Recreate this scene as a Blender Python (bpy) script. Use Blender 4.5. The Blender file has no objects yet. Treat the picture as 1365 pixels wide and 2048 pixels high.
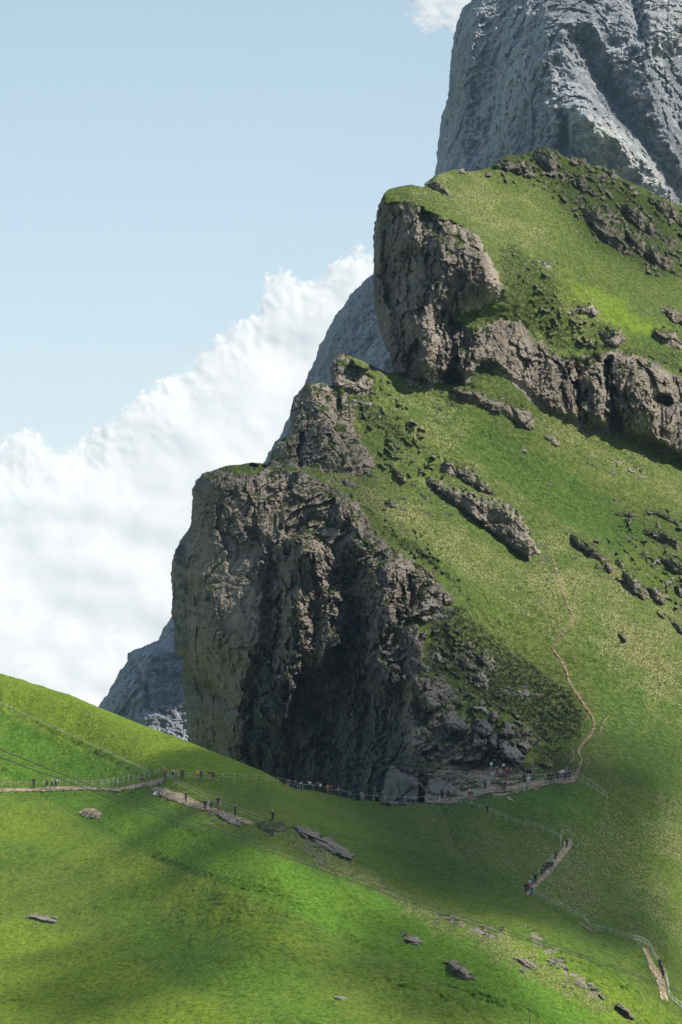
import bpy, math, random, time
import numpy as np
T0 = time.time()
C = bpy.context.scene.collection
sc = bpy.context.scene

# ------------------------------------------------------------------ camera
F = 7678.0            # focal length in photo pixels (135 mm on a 24 mm wide sensor)
HY = 1150.0           # row of the horizon (camera kept level, lens shifted up)
CX = 682.5
cam_d = bpy.data.cameras.new('camera'); cam = bpy.data.objects.new('camera', cam_d); C.objects.link(cam)
cam_d.sensor_fit = 'HORIZONTAL'; cam_d.sensor_width = 24.0; cam_d.lens = 135.0
cam_d.shift_y = (HY - 1024.0) / 1365.0
cam_d.clip_start = 1.0; cam_d.clip_end = 60000.0
cam.location = (0, 0, 0); cam.rotation_euler = (math.radians(90), 0, 0)
sc.camera = cam

# ------------------------------------------------------------------ world, sun, exposure
SUN = np.array([0.60, -0.13, 0.78]); SUN /= np.linalg.norm(SUN)
SUN_EL = math.asin(SUN[2]); SUN_AZ = math.atan2(SUN[0], SUN[1])
world = bpy.data.worlds.new('World'); sc.world = world; world.use_nodes = True
wn = world.node_tree.nodes; wl = world.node_tree.links
bg = wn['Background']
sky = wn.new('ShaderNodeTexSky'); sky.sky_type = 'NISHITA'; sky.sun_disc = False
sky.sun_elevation = SUN_EL; sky.sun_rotation = SUN_AZ
sky.altitude = 2400; sky.air_density = 1.0; sky.dust_density = 0.6; sky.ozone_density = 1.0
tc = wn.new('ShaderNodeTexCoord'); sx = wn.new('ShaderNodeSeparateXYZ'); wl.new(tc.outputs['Generated'], sx.inputs[0])
cr = wn.new('ShaderNodeValToRGB'); wl.new(sx.outputs[2], cr.inputs[0])
el = cr.color_ramp.elements
el[0].position = 0.0; el[0].color = (5.5, 6.0, 6.2, 1); el[1].position = 0.16; el[1].color = (3.25, 4.3, 4.85, 1)
e_ = el.new(0.07); e_.color = (4.5, 5.35, 5.7, 1); e_ = el.new(0.6); e_.color = (1.5, 2.4, 3.9, 1)
mxs = wn.new('ShaderNodeMix'); mxs.data_type = 'RGBA'; mxs.inputs[0].default_value = 0.8
wl.new(sky.outputs[0], mxs.inputs[6]); wl.new(cr.outputs[0], mxs.inputs[7])
wl.new(mxs.outputs[2], bg.inputs[0]); bg.inputs[1].default_value = 0.076
sd = bpy.data.lights.new('sun', 'SUN'); so = bpy.data.objects.new('sun', sd); C.objects.link(so)
sd.energy = 4.6; sd.angle = math.radians(0.6); sd.color = (1.0, 0.95, 0.86)
from mathutils import Vector
so.rotation_euler = Vector(-SUN).to_track_quat('-Z', 'Y').to_euler()
sc.view_settings.view_transform = 'Standard'; sc.view_settings.look = 'None'
sc.view_settings.gamma = 1.0; sc.view_settings.use_curve_mapping = False
sc.view_settings.exposure = 0.95
sc.cycles.max_bounces = 6; sc.cycles.diffuse_bounces = 3; sc.cycles.transparent_max_bounces = 12
sc.cycles.volume_bounces = 1
sc.cycles.use_denoising = True

# ------------------------------------------------------------------ numeric tools
f32 = np.float32
_rng = np.random.RandomState(7)
_perm = _rng.permutation(256).astype(np.int32); _perm = np.concatenate([_perm, _perm, _perm])
_g3 = _rng.normal(size=(256, 3)); _g3 /= np.linalg.norm(_g3, axis=1, keepdims=True); _g3 = _g3.astype(f32)
def perlin(x, y, z):
    x = np.asarray(x, f32); y = np.asarray(y, f32); z = np.asarray(z, f32)
    xi = np.floor(x).astype(np.int32); yi = np.floor(y).astype(np.int32); zi = np.floor(z).astype(np.int32)
    xf = x - xi; yf = y - yi; zf = z - zi
    u = xf*xf*xf*(xf*(xf*6-15)+10); v = yf*yf*yf*(yf*(yf*6-15)+10); w = zf*zf*zf*(zf*(zf*6-15)+10)
    xi &= 255; yi &= 255; zi &= 255
    def gr(dx, dy, dz):
        h = _perm[_perm[_perm[xi+dx]+yi+dy]+zi+dz]
        g = _g3[h]
        return g[..., 0]*(xf-dx) + g[..., 1]*(yf-dy) + g[..., 2]*(zf-dz)
    def lx(dy, dz): a = gr(0, dy, dz); return a + u*(gr(1, dy, dz)-a)
    def ly(dz): a = lx(0, dz); return a + v*(lx(1, dz)-a)
    a = ly(0)
    return (a + w*(ly(1)-a)) * 1.6
def fbm(x, y, z, o=4, lac=2.03, gain=.5):
    s = 0; a = 1.0; k = 1.0
    for i in range(o):
        s = s + a*perlin(x*k+i*17.3, y*k+i*5.1, z*k-i*9.7); a *= gain; k *= lac
    return s
def ridged(x, y, z, o=4, lac=2.1, gain=.5):
    s = 0; a = 1.0; k = 1.0
    for i in range(o):
        s = s + a*(1-np.abs(perlin(x*k+i*13.7, y*k+i*3.3, z*k+i*7.9))*1.6); a *= gain; k *= lac
    return s
def hash3(a, b, c, n):
    h = (a.astype(np.int64)*73856093 ^ b.astype(np.int64)*19349663 ^ c.astype(np.int64)*83492791 ^ (n*2654435761)) & 0xffffffff
    h = (h ^ (h >> 15))*2246822519 & 0xffffffff; h = (h ^ (h >> 13))*3266489917 & 0xffffffff
    return ((h ^ (h >> 16)) & 0xffffff).astype(f32)/f32(0xffffff)
def facets(x, y, z, tilt=1.0, seed=0):
    """blocky broken rock: each Voronoi cell is a tilted plane of its own; also returns closeness to a crack"""
    x = np.asarray(x, f32); y = np.asarray(y, f32); z = np.asarray(z, f32)
    xi = np.floor(x).astype(np.int32); yi = np.floor(y).astype(np.int32); zi = np.floor(z).astype(np.int32)
    b1 = np.full(x.shape, 9e9, f32); b2 = b1.copy(); val = np.zeros(x.shape, f32)
    for dx in (-1, 0, 1):
        for dy in (-1, 0, 1):
            for dz in (-1, 0, 1):
                cx, cy, cz = xi+dx, yi+dy, zi+dz
                ax = cx + hash3(cx, cy, cz, 1+seed) - x; ay = cy + hash3(cx, cy, cz, 2+seed) - y; az = cz + hash3(cx, cy, cz, 3+seed) - z
                d = ax*ax+ay*ay+az*az
                h = hash3(cx, cy, cz, 4+seed) - .5
                v = h + tilt*((hash3(cx, cy, cz, 5+seed)-.5)*ax + (hash3(cx, cy, cz, 6+seed)-.5)*ay + (hash3(cx, cy, cz, 7+seed)-.5)*az)
                n = d < b1
                b2 = np.where(n, b1, np.minimum(b2, d)); b1 = np.where(n, d, b1); val = np.where(n, v, val)
    return val, np.sqrt(b2)-np.sqrt(b1)
def sstep(a, b, x):
    t = np.clip((x-a)/(b-a), 0, 1); return t*t*(3-2*t)
def poly_sdf(X, Y, poly, closed=True):
    """signed distance in px, positive inside"""
    P = np.asarray(poly, f32); n = len(P)
    d = np.full(X.shape, 1e9, f32); ins = np.zeros(X.shape, bool)
    X = X.astype(f32); Y = Y.astype(f32)
    for i in range(n if closed else n-1):
        a = P[i]; b = P[(i+1) % n]; e = b-a; L = float(e@e) + 1e-9
        px = X-a[0]; py = Y-a[1]
        t = np.clip((px*e[0]+py*e[1])/L, 0, 1)
        d = np.minimum(d, (px-t*e[0])**2 + (py-t*e[1])**2)
        if closed and a[1] != b[1]:
            ins ^= ((a[1] > Y) != (b[1] > Y)) & (X < (b[0]-a[0])*(Y-a[1])/(b[1]-a[1])+a[0])
    d = np.sqrt(d)
    return np.where(ins, d, -d) if closed else d
def line_d(X, Y, pts): return poly_sdf(X, Y, pts, closed=False)
class TPS:
    def __init__(s, pts, reg=1e-4):
        p = np.array([(a, b) for a, b, c in pts], float)/1000.; v = np.array([1000./c for a, b, c in pts], float)
        n = len(p); r = np.linalg.norm(p[:, None]-p[None], axis=2)
        K = np.where(r > 0, r*r*np.log(r+1e-12), 0) + reg*np.eye(n)
        A = np.zeros((n+3, n+3)); A[:n, :n] = K; A[:n, n] = 1; A[:n, n+1:] = p; A[n, :n] = 1; A[n+1:, :n] = p.T
        s.w = np.linalg.solve(A, np.concatenate([v, np.zeros(3)])); s.p = p
    def __call__(s, X, Y):
        x = np.asarray(X, float)/1000.; y = np.asarray(Y, float)/1000.
        n = len(s.p); o = s.w[n] + s.w[n+1]*x + s.w[n+2]*y
        for i in range(n):
            r2 = (x-s.p[i, 0])**2 + (y-s.p[i, 1])**2 + 1e-14
            o = o + s.w[i]*.5*r2*np.log(r2)
        return 1000./o
def W(px, py, d):
    return np.stack([d*(px-CX)/F, d*np.ones_like(px), d*(HY-py)/F], -1)
def bump_ridge(X, Y, pts, w, p=1.5):
    return np.clip(1-line_d(X, Y, pts)/w, 0, 1)**p

# ------------------------------------------------------------------ mesh helpers
def tag(o, label=None, cat=None, group=None, kind=None):
    if label: o['label'] = label
    if cat: o['category'] = cat
    if group: o['group'] = group
    if kind: o['kind'] = kind
    return o
def raw_mesh(name, V, faces, mats=(), attrs=None, smooth=True):
    me = bpy.data.meshes.new(name)
    V = np.asarray(V, f32); nf = len(faces)
    if isinstance(faces, np.ndarray):
        k = faces.shape[1]
        me.vertices.add(len(V)); me.vertices.foreach_set('co', V.ravel())
        me.loops.add(nf*k); me.loops.foreach_set('vertex_index', faces.ravel().astype(np.int32))
        me.polygons.add(nf); me.polygons.foreach_set('loop_start', (np.arange(nf)*k).astype(np.int32))
        try: me.polygons.foreach_set('loop_total', np.full(nf, k, np.int32))
        except Exception: pass
    else:
        me.from_pydata(V.tolist(), [], faces)
    me.update(calc_edges=True)
    me.polygons.foreach_set('use_smooth', np.full(nf, smooth))
    for m in mats: me.materials.append(m)
    for k_, a in (attrs or {}).items():
        at = me.attributes.new(k_, 'FLOAT', 'POINT'); at.data.foreach_set('value', np.asarray(a, f32).ravel())
    me.validate()
    return me
def link(name, me, parent=None):
    o = bpy.data.objects.new(name, me); C.objects.link(o)
    if parent: o.parent = parent
    return o
def grid(x0, x1, y0, y1, s, pad=0, ps=12):
    xs = np.arange(x0, x1+s, s); ys = np.arange(y0, y1+s, s)
    return np.meshgrid(xs, ys)
def snap(X, Y, sdf, s):
    """outside vertices next to the outline are pulled onto it"""
    gy, gx = np.gradient(sdf, s); g = np.sqrt(gx*gx+gy*gy)+1e-6
    m = (sdf <= 0) & (sdf > -1.7*s)
    X2 = np.where(m, X-sdf*gx/g/np.maximum(g, .5), X); Y2 = np.where(m, Y-sdf*gy/g/np.maximum(g, .5), Y)
    return X2, Y2, m
def sheet_mesh(name, X, Y, sdf, D, s, mats, attrs=None, skirt=((4, 1.5), (14, 5), (40, 9)), region=None):
    """surface from outline + distances; region = list of (name, mask): faces split into meshes sharing the same points.
    the outline is continued backwards, away from the viewer, so the body has thickness from the side"""
    H, Wd = X.shape
    X2, Y2, m = snap(X, Y, sdf, s)
    ok = (sdf > 0) | m
    idx = np.arange(H*Wd).reshape(H, Wd)
    q = np.stack([idx[1:, :-1], idx[1:, 1:], idx[:-1, 1:], idx[:-1, :-1]], -1).reshape(-1, 4)
    okf = ok.ravel()[q].all(1) & (sdf.ravel()[q] > 0).any(1)
    q = q[okf]
    P = W(X2, Y2, D).reshape(-1, 3)
    extra = []; nv = H*Wd; quads = [q]
    A = {k: np.asarray(v, f32).ravel() for k, v in (attrs or {}).items()}
    regq = [None]
    if skirt:
        e = np.concatenate([q[:, [0, 1]], q[:, [1, 2]], q[:, [2, 3]], q[:, [3, 0]]])
        key = e.min(1).astype(np.int64)*nv + e.max(1)
        u, inv, cnt = np.unique(key, return_inverse=True, return_counts=True)
        be = e[cnt[inv] == 1]
        r = be // Wd; c = be % Wd
        rim = ((r == 0) | (r == H-1) | (c == 0) | (c == Wd-1)).all(1)
        be = be[~rim]
        bv = np.unique(be); lut = {int(a): i for i, a in enumerate(bv)}
        bi = np.searchsorted(bv, be)
        gy, gx = np.gradient(sdf, s); g = np.sqrt(gx*gx+gy*gy)+1e-6
        bx = X2.ravel()[bv]; by = Y2.ravel()[bv]; bd = D.ravel()[bv]
        ux = (gx/g).ravel()[bv]; uy = (gy/g).ravel()[bv]
        prev = be; allV = [P]
        base = nv
        for dd, inn in skirt:
            allV.append(W(bx+ux*inn, by+uy*inn, bd+dd))
            cur = bi + base
            quads.append(np.stack([prev[:, 1], prev[:, 0], cur[:, 0], cur[:, 1]], 1)); prev = cur; base += len(bv)
            for k in A: A[k] = np.concatenate([A[k], A[k][bv]])
        P = np.concatenate(allV)
    Q = np.concatenate(quads)
    def compact(Qs, nm):
        used = np.unique(Qs); lut = np.zeros(len(P), np.int64); lut[used] = np.arange(len(used))
        return raw_mesh(nm, P[used], lut[Qs], mats, {k: v[used] for k, v in A.items()})
    if region is None: return compact(Q, name)
    own = np.full(len(P), -1)
    for i, (nm, mk) in enumerate(region): own[:nv][mk.ravel()] = i
    if skirt:
        for j in range(len(skirt)): own[nv+j*len(bv):nv+(j+1)*len(bv)] = own[bv]
    fo = own[Q[:, 3]]
    return [compact(Q[fo == i], nm) for i, (nm, mk) in enumerate(region)]

# ------------------------------------------------------------------ shader helpers
class NT:
    def __init__(s, name):
        s.m = bpy.data.materials.new(name); s.m.use_nodes = True
        s.n = s.m.node_tree.nodes; s.l = s.m.node_tree.links
        s.b = s.n['Principled BSDF']; s.out = s.n['Material Output']
    def new(s, t, **kw):
        x = s.n.new(t)
        for k, v in kw.items(): setattr(x, k, v)
        return x
    def put(s, sock, v):
        if hasattr(v, 'is_output'): s.l.new(v, sock)
        else:
            if isinstance(v, (tuple, list)) and len(v) == 3 and sock.type == 'RGBA': v = (*v, 1)
            sock.default_value = v
    def coord(s, scale=(1, 1, 1), rot=(0, 0, 0)):
        t = s.new('ShaderNodeTexCoord'); mp = s.new('ShaderNodeMapping')
        s.l.new(t.outputs['Object'], mp.inputs[0]); mp.inputs['Scale'].default_value = scale; mp.inputs['Rotation'].default_value = rot
        return mp.outputs[0]
    def noise(s, co, scale, detail=4, rough=.55, dist=0.0):
        n = s.new('ShaderNodeTexNoise'); s.l.new(co, n.inputs['Vector'])
        n.inputs['Scale'].default_value = scale; n.inputs['Detail'].default_value = detail
        n.inputs['Roughness'].default_value = rough; n.inputs['Distortion'].default_value = dist
        return n.outputs[0]
    def voro(s, co, scale, feat='DISTANCE_TO_EDGE', out=0):
        n = s.new('ShaderNodeTexVoronoi', feature=feat); s.l.new(co, n.inputs['Vector']); n.inputs['Scale'].default_value = scale
        return n.outputs[out]
    def attr(s, name):
        a = s.new('ShaderNodeAttribute'); a.attribute_name = name; return a.outputs['Fac']
    def math(s, op, a, b=0.0, c=None, clamp=False):
        n = s.new('ShaderNodeMath', operation=op, use_clamp=clamp); s.put(n.inputs[0], a); s.put(n.inputs[1], b)
        if c is not None: s.put(n.inputs[2], c)
        return n.outputs[0]
    def ramp(s, v, lo, hi, smooth=True):
        n = s.new('ShaderNodeMapRange'); n.interpolation_type = 'SMOOTHSTEP' if smooth else 'LINEAR'
        s.put(n.inputs[0], v); n.inputs[1].default_value = lo; n.inputs[2].default_value = hi
        return n.outputs[0]
    def mix(s, fac, a, b):
        n = s.new('ShaderNodeMix', data_type='RGBA'); s.put(n.inputs[0], fac); s.put(n.inputs[6], a); s.put(n.inputs[7], b)
        return n.outputs[2]
    def bump(s, h, strength=.5, dist=.1, nrm=None):
        n = s.new('ShaderNodeBump'); s.put(n.inputs['Height'], h); n.inputs['Strength'].default_value = strength; n.inputs['Distance'].default_value = dist
        if nrm is not None: s.l.new(nrm, n.inputs['Normal'])
        return n.outputs[0]
def plain(name, col, rough=.8, metal=0.0, var=.15, scale=6.0):
    t = NT(name); co = t.coord(); n = t.noise(co, scale, 3)
    c2 = tuple(max(0, c*(1-var)) for c in col); c3 = tuple(min(1, c*(1+var)) for c in col)
    t.put(t.b.inputs['Base Color'], t.mix(t.ramp(n, .35, .65), c2, c3))
    t.b.inputs['Roughness'].default_value = rough; t.b.inputs['Metallic'].default_value = metal
    t.b.inputs['Specular IOR Level'].default_value = .25
    return t.m

def mat_land():
    """rock / grass / soil; which one grows where is stored on the surface"""
    t = NT('alpine_ground'); co = t.coord()
    # rock
    cs = t.coord((1, 1, .35))
    n1 = t.noise(co, .09, 5, .6); n2 = t.noise(cs, .55, 6, .65); n3 = t.noise(co, 2.2, 4, .7)
    rock = t.mix(t.ramp(n1, .38, .62), (.165, .137, .108), (.275, .23, .183))
    rock = t.mix(t.math('MULTIPLY', t.ramp(t.noise(cs, .16, 4, .6, .6), .5, .72), .55), rock, (.25, .19, .125))      # ochre
    rock = t.mix(t.math('MULTIPLY', t.ramp(n2, .5, .68), .62), rock, (.07, .07, .078))       # dark run marks
    rock = t.mix(t.math('MULTIPLY', t.ramp(n3, .5, .66), .55), rock, (.26, .235, .20))
    rock = t.mix(t.math('MULTIPLY', t.ramp(n3, .46, .33), .6), rock, (.06, .055, .052))       # pale weathering
    rock = t.mix(t.math('MULTIPLY', t.ramp(t.noise(co, .8, 5, .7, .4), .56, .62), .6), rock, (.045, .042, .042))
    wc = t.new('ShaderNodeVectorMath', operation='MULTIPLY_ADD'); nv = t.new('ShaderNodeTexNoise'); t.l.new(cs, nv.inputs['Vector']); nv.inputs['Scale'].default_value = .45; nv.inputs['Detail'].default_value = 4
    t.l.new(nv.outputs[1], wc.inputs[0]); wc.inputs[1].default_value = (3.4, 3.4, 3.4); t.l.new(cs, wc.inputs[2])
    for sc_, th, am in ((.16, .022, .8), (.42, .035, .6), (1.1, .05, .4)):
        ck = t.math('MULTIPLY', t.ramp(t.voro(wc.outputs[0], sc_), th, th*.25), t.ramp(t.noise(co, sc_*.9, 2), .44, .56))
        rock = t.mix(t.math('MULTIPLY', ck, am), rock, (.022, .021, .022))
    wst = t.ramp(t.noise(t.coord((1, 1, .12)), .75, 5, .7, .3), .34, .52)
    rock = t.mix(t.math('MULTIPLY', t.math('MULTIPLY', t.attr('wet'), wst), .9), rock, (.035, .040, .052))  # blue-black streaks, also painting cliff shade into the rock colour
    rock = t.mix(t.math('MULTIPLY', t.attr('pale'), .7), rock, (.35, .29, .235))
    # grass
    gm_ = t.noise(co, 1.0, 5, .8)
    g1 = t.noise(co, .035, 4, .6); g2 = t.noise(co, .4, 4, .65); g3 = t.noise(co, 2.4, 3, .8)
    gr = t.mix(t.ramp(g1, .35, .65), (.065, .13, .010), (.12, .175, .018))
    gr = t.mix(t.math('MULTIPLY', t.ramp(g2, .42, .66), .5), gr, (.14, .165, .03))
    gr = t.mix(t.math('MULTIPLY', t.attr('alp'), .72), gr, t.mix(t.ramp(gm_, .42, .6), (.034, .053, .012), (.112, .116, .040)))
    gr = t.mix(t.math('MULTIPLY', t.attr('lush'), .75), gr, t.mix(t.attr('alp'), (.075, .20, .012), (.038, .092, .012)))
    # (.075, .19, .010))
    gr = t.mix(t.math('MULTIPLY', t.attr('yell'), .8), gr, (.17, .255, .013))
    tuft = t.math('MULTIPLY', t.ramp(t.math('ADD', g3, t.math('MULTIPLY', t.attr('dry'), .13)), .56, .66), t.ramp(t.attr('dry'), .02, .5))
    gr = t.mix(t.math('MULTIPLY', t.attr('dry'), .35), gr, (.15, .165, .045))
    gr = t.mix(tuft, gr, (.26, .245, .11))
    gr = t.mix(t.math('MULTIPLY', t.ramp(g3, .47, .38), .45), gr, (.02, .045, .006))
    sh = t.mix(t.ramp(gm_, .44, .58), (.014, .026, .009), (.085, .10, .035))
    gr = t.mix(t.attr('shrub'), gr, sh)
    gm = t.noise(co, 1.1, 5, .85)
    gr = t.mix(t.math('MULTIPLY', t.ramp(gm, .51, .42), .6), gr, (.016, .036, .005))
    gr = t.mix(t.math('MULTIPLY', t.ramp(gm, .52, .62), .4), gr, (.20, .23, .045))
    fl = t.math('MULTIPLY', t.ramp(t.noise(co, 4.5, 2, .5), .66, .72), t.ramp(t.attr('flower'), .1, .9))
    gr = t.mix(fl, gr, (.50, .36, .02))
    soil = t.mix(t.ramp(t.noise(co, 1.2, 4, .7), .35, .65), (.20, .14, .09), (.36, .27, .19))
    gr = t.mix(t.ramp(t.attr('dirt'), .35, .65), gr, soil)
    edge = t.math('ADD', t.attr('rock'), t.math('MULTIPLY', t.math('SUBTRACT', t.noise(co, .9, 4, .7), .5), .7))
    c = t.mix(t.ramp(edge, .46, .56), gr, rock)
    t.put(t.b.inputs['Base Color'], c)
    t.b.inputs['Roughness'].default_value = .92; t.b.inputs['Specular IOR Level'].default_value = .12
    h = t.math('ADD', t.math('MULTIPLY', t.noise(co, 1.0, 7, .8), 1.6), t.math('MULTIPLY', t.ramp(t.noise(cs, .8, 5, .7, .5), .4, .6), .5))
    hg = t.noise(co, 3.2, 4, .8)
    hh = t.new('ShaderNodeMix', data_type='FLOAT'); t.put(hh.inputs[0], t.ramp(edge, .46, .56)); t.put(hh.inputs[2], hg); t.put(hh.inputs[3], h)
    t.put(t.b.inputs['Normal'], t.bump(hh.outputs[0], 1.0, t.math('MULTIPLY', t.ramp(edge, .46, .56), .5) if False else .35))
    return t.m
def mat_far():
    t = NT('far_limestone'); co = t.coord(); cs = t.coord((1, 1, .3))
    c = t.mix(t.ramp(t.noise(co, .008, 5, .65), .35, .65), (.33, .34, .36), (.52, .53, .54))
    c = t.mix(t.math('MULTIPLY', t.ramp(t.noise(cs, .05, 6, .7), .5, .68), .5), c, (.13, .125, .13))
    c = t.mix(t.math('MULTIPLY', t.ramp(t.noise(cs, .02, 5, .6, .5), .56, .7), .4), c, (.33, .24, .17))
    for sc_, th, am in ((.012, .03, .45), (.035, .04, .4), (.09, .05, .35)):
        nv = t.new('ShaderNodeTexNoise'); t.l.new(cs, nv.inputs['Vector']); nv.inputs['Scale'].default_value = sc_*1.5; nv.inputs['Detail'].default_value = 5
        wc = t.new('ShaderNodeVectorMath', operation='MULTIPLY_ADD'); t.l.new(nv.outputs[1], wc.inputs[0]); wc.inputs[1].default_value = (.9/sc_,)*3; t.l.new(cs, wc.inputs[2])
        c = t.mix(t.math('MULTIPLY', t.ramp(t.voro(wc.outputs[0], sc_), th, th*.2), am), c, (.10, .10, .11))
    c = t.mix(t.math('MULTIPLY', t.attr('pale'), .7), c, (.56, .54, .50))
    t.put(t.b.inputs['Base Color'], c); t.b.inputs['Roughness'].default_value = .95; t.b.inputs['Specular IOR Level'].default_value = .1
    h = t.noise(cs, .12, 8, .75)
    h2 = t.math('ADD', h, t.math('MULTIPLY', t.ramp(t.noise(co, .09, 6, .8, .6), .42, .58), .35))
    t.put(t.b.inputs['Normal'], t.bump(h2, 1.0, 5.5))
    return t.m
def mat_soil():
    t = NT('trodden_soil'); co = t.coord()
    c = t.mix(t.ramp(t.noise(co, .7, 5, .8), .42, .58), (.14, .105, .07), (.34, .265, .18))
    c = t.mix(t.math('MULTIPLY', t.ramp(t.noise(co, 3., 3, .7), .55, .7), .5), c, (.11, .085, .05))
    t.put(t.b.inputs['Base Color'], c); t.b.inputs['Roughness'].default_value = .95; t.b.inputs['Specular IOR Level'].default_value = .1
    t.put(t.b.inputs['Normal'], t.bump(t.noise(co, 2.5, 5, .7), .7, .25))
    return t.m
LAND = mat_land(); FAR = mat_far(); SOIL = mat_soil()

# ================================================================== MOUNTAIN (towers, cliffs, grassy dip slopes)
S = 2.0
XM, YM = grid(300, 1880, 270, 2150, S)
sky_line = [(2000, 700), (1850, 580), (1700, 520), (1600, 480), (1450, 440), (1365, 412), (1333, 399), (1285, 373), (1231, 351), (1202, 331), (1180, 331), (1153, 315), (1129, 312), (1109, 299),
 (1090, 293), (1070, 299), (1041, 310), (1017, 309), (992, 324), (983, 334), (953, 341), (929, 343), (909, 339), (883, 346), (868, 353), (851, 365), (849, 374),
 (822, 368), (797, 373), (780, 377), (768, 387), (756, 416), (749, 446), (748, 475), (747, 553), (749, 616), (763, 670), (783, 718), (789, 744), (768, 742), (740, 728),
 (712, 717), (692, 708), (681, 706), (665, 717), (661, 739), (664, 773), (647, 765), (613, 767), (588, 795), (580, 822), (582, 863), (557, 884), (542, 909), (535, 931),
 (520, 926), (504, 925), (480, 929), (460, 930), (443, 935), (425, 941), (405, 946), (392, 963), (385, 980), (384, 1021), (380, 1055), (366, 1074), (349, 1103), (342, 1142),
 (344, 1190), (343, 1229), (350, 1258), (349, 1301), (366, 1318), (364, 1364), (368, 1388), (371, 1422), (378, 1480), (384, 1560), (390, 1660)]
M_poly = sky_line + [(600, 1690), (780, 1660), (860, 1740), (960, 1830), (1100, 1880), (1250, 1960), (1290, 2060), (1300, 2200), (2000, 2300)]
crn = fbm(XM/14, YM/14, 0*XM+3.3, 4, gain=.6)
sdfM = poly_sdf(XM, YM, M_poly)
# --- regions of bare rock, traced
C1 = [(300, 900), (405, 940), (443, 931), (458, 936), (480, 946), (520, 946), (560, 934), (610, 943), (634, 958), (683, 982), (721, 1011), (736, 1040), (745, 1060), (770, 1084), (808, 1113), (847, 1132),
 (871, 1156), (900, 1185), (905, 1209), (881, 1214), (866, 1224), (815, 1236), (852, 1267), (847, 1311), (852, 1335), (842, 1355), (881, 1359), (905, 1378), (896, 1396), (912, 1422), (938, 1440),
 (958, 1470), (975, 1500), (960, 1520), (915, 1522), (880, 1535), (862, 1552), (850, 1580), (845, 1620), (840, 1700), (560, 1720), (300, 1720)]
T2 = [(500, 931), (535, 928), (560, 860), (570, 780), (613, 750), (647, 755), (690, 779), (714, 813), (706, 850), (724, 882), (749, 925), (743, 956), (706, 950), (650, 942), (600, 934), (545, 935)]
P2 = [(655, 778), (655, 720), (675, 700), (690, 704), (706, 730), (735, 745), (750, 762), (740, 785), (715, 792), (690, 782)]
C2 = [(700, 380), (756, 392), (780, 404), (822, 404), (856, 421), (895, 443), (919, 448), (953, 467), (968, 489), (987, 528), (1007, 572), (1002, 592), (973, 606), (958, 618), (930, 628),
 (905, 640), (935, 652), (960, 655), (1000, 640), (1041, 640), (1060, 672), (1090, 690), (1114, 706), (1163, 711), (1190, 702), (1211, 706), (1236, 700), (1285, 711), (1333, 740), (1365, 750), (1700, 880), (2000, 1010), (2000, 1200), (1700, 1080), (1365, 926),
 (1285, 884), (1226, 869), (1187, 860), (1138, 845), (1114, 835), (1070, 811), (1041, 777), (1002, 752), (978, 735), (953, 735), (939, 767), (895, 767), (846, 760), (822, 755), (790, 746), (740, 740), (700, 600)]
nz = 7*fbm(XM/18, YM/18, 0*XM+9.1, 4, gain=.6)
sC1 = poly_sdf(XM, YM, C1)+nz; sT2 = poly_sdf(XM, YM, T2)+nz*.8; sP2 = poly_sdf(XM, YM, P2)+nz*.5; sC2 = poly_sdf(XM, YM, C2)+nz*.9
# --- distances: two grassy dip slopes
g1pts = [(405, 946, 836), (535, 931, 846), (610, 945, 838), (683, 985, 829), (745, 1060, 819), (808, 1113, 812), (871, 1156, 806), (905, 1209, 799), (870, 1225, 795), (815, 1238, 790), (852, 1300, 782),
 (842, 1355, 775), (905, 1378, 775), (938, 1440, 766), (975, 1500, 757), (790, 1545, 752), (880, 1535, 756), (960, 1530, 762), (1060, 1536, 759), (1110, 1545, 756), (1160, 1500, 766),
 (880, 1606, 716), (945, 1594, 722), (1048, 1583, 728), (1128, 1562, 736), (1152, 1556, 740), (1060, 1440, 782), (960, 1300, 800), (1000, 1100, 838), (1150, 1400, 790), (1150, 1250, 818), (1365, 1500, 790), (1365, 1300, 832), (1365, 1100, 880),
 (1365, 928, 930), (1226, 870, 918), (1114, 835, 906), (1002, 752, 897), (895, 767, 888), (790, 745, 888), (712, 718, 885), (664, 773, 876), (588, 795, 872), (745, 930, 853), (800, 830, 874), (900, 950, 860), (1100, 950, 885), (1250, 1060, 880),
 (960, 1610, 709), (1000, 1650, 698), (900, 1640, 690), (1150, 1640, 706), (1130, 1700, 680), (1250, 1650, 722), (1365, 1700, 724), (1365, 1900, 655), (1250, 1800, 668), (1150, 1780, 645), (1060, 1789, 622), (960, 1740, 640), (1200, 1862, 613), (1290, 1890, 606), (1330, 2000, 592),
 (1365, 2048, 592), (1500, 2100, 605), (1600, 1700, 760), (1600, 1200, 900), (1640, 1000, 960), (780, 1640, 712), (600, 1690, 730), (1250, 2000, 570), (1300, 2200, 540)]
g2pts = [(756, 392, 918), (780, 404, 915), (856, 421, 908), (919, 448, 904), (968, 489, 901), (1007, 572, 897), (958, 618, 894), (905, 640, 893), (960, 655, 894), (1041, 640, 908), (1090, 690, 911), (1163, 711, 916),
 (1236, 700, 921), (1285, 711, 924), (1365, 750, 932), (1700, 880, 960), (870, 350, 930), (790, 374, 921), (960, 341, 955), (1090, 295, 985), (1200, 331, 1000), (1365, 410, 1025), (1500, 450, 1040), (1000, 450, 925), (1200, 550, 945), (1365, 600, 965), (1640, 700, 990)]
dG1 = TPS(g1pts)(XM, YM); dG2 = TPS(g2pts)(XM, YM)
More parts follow.
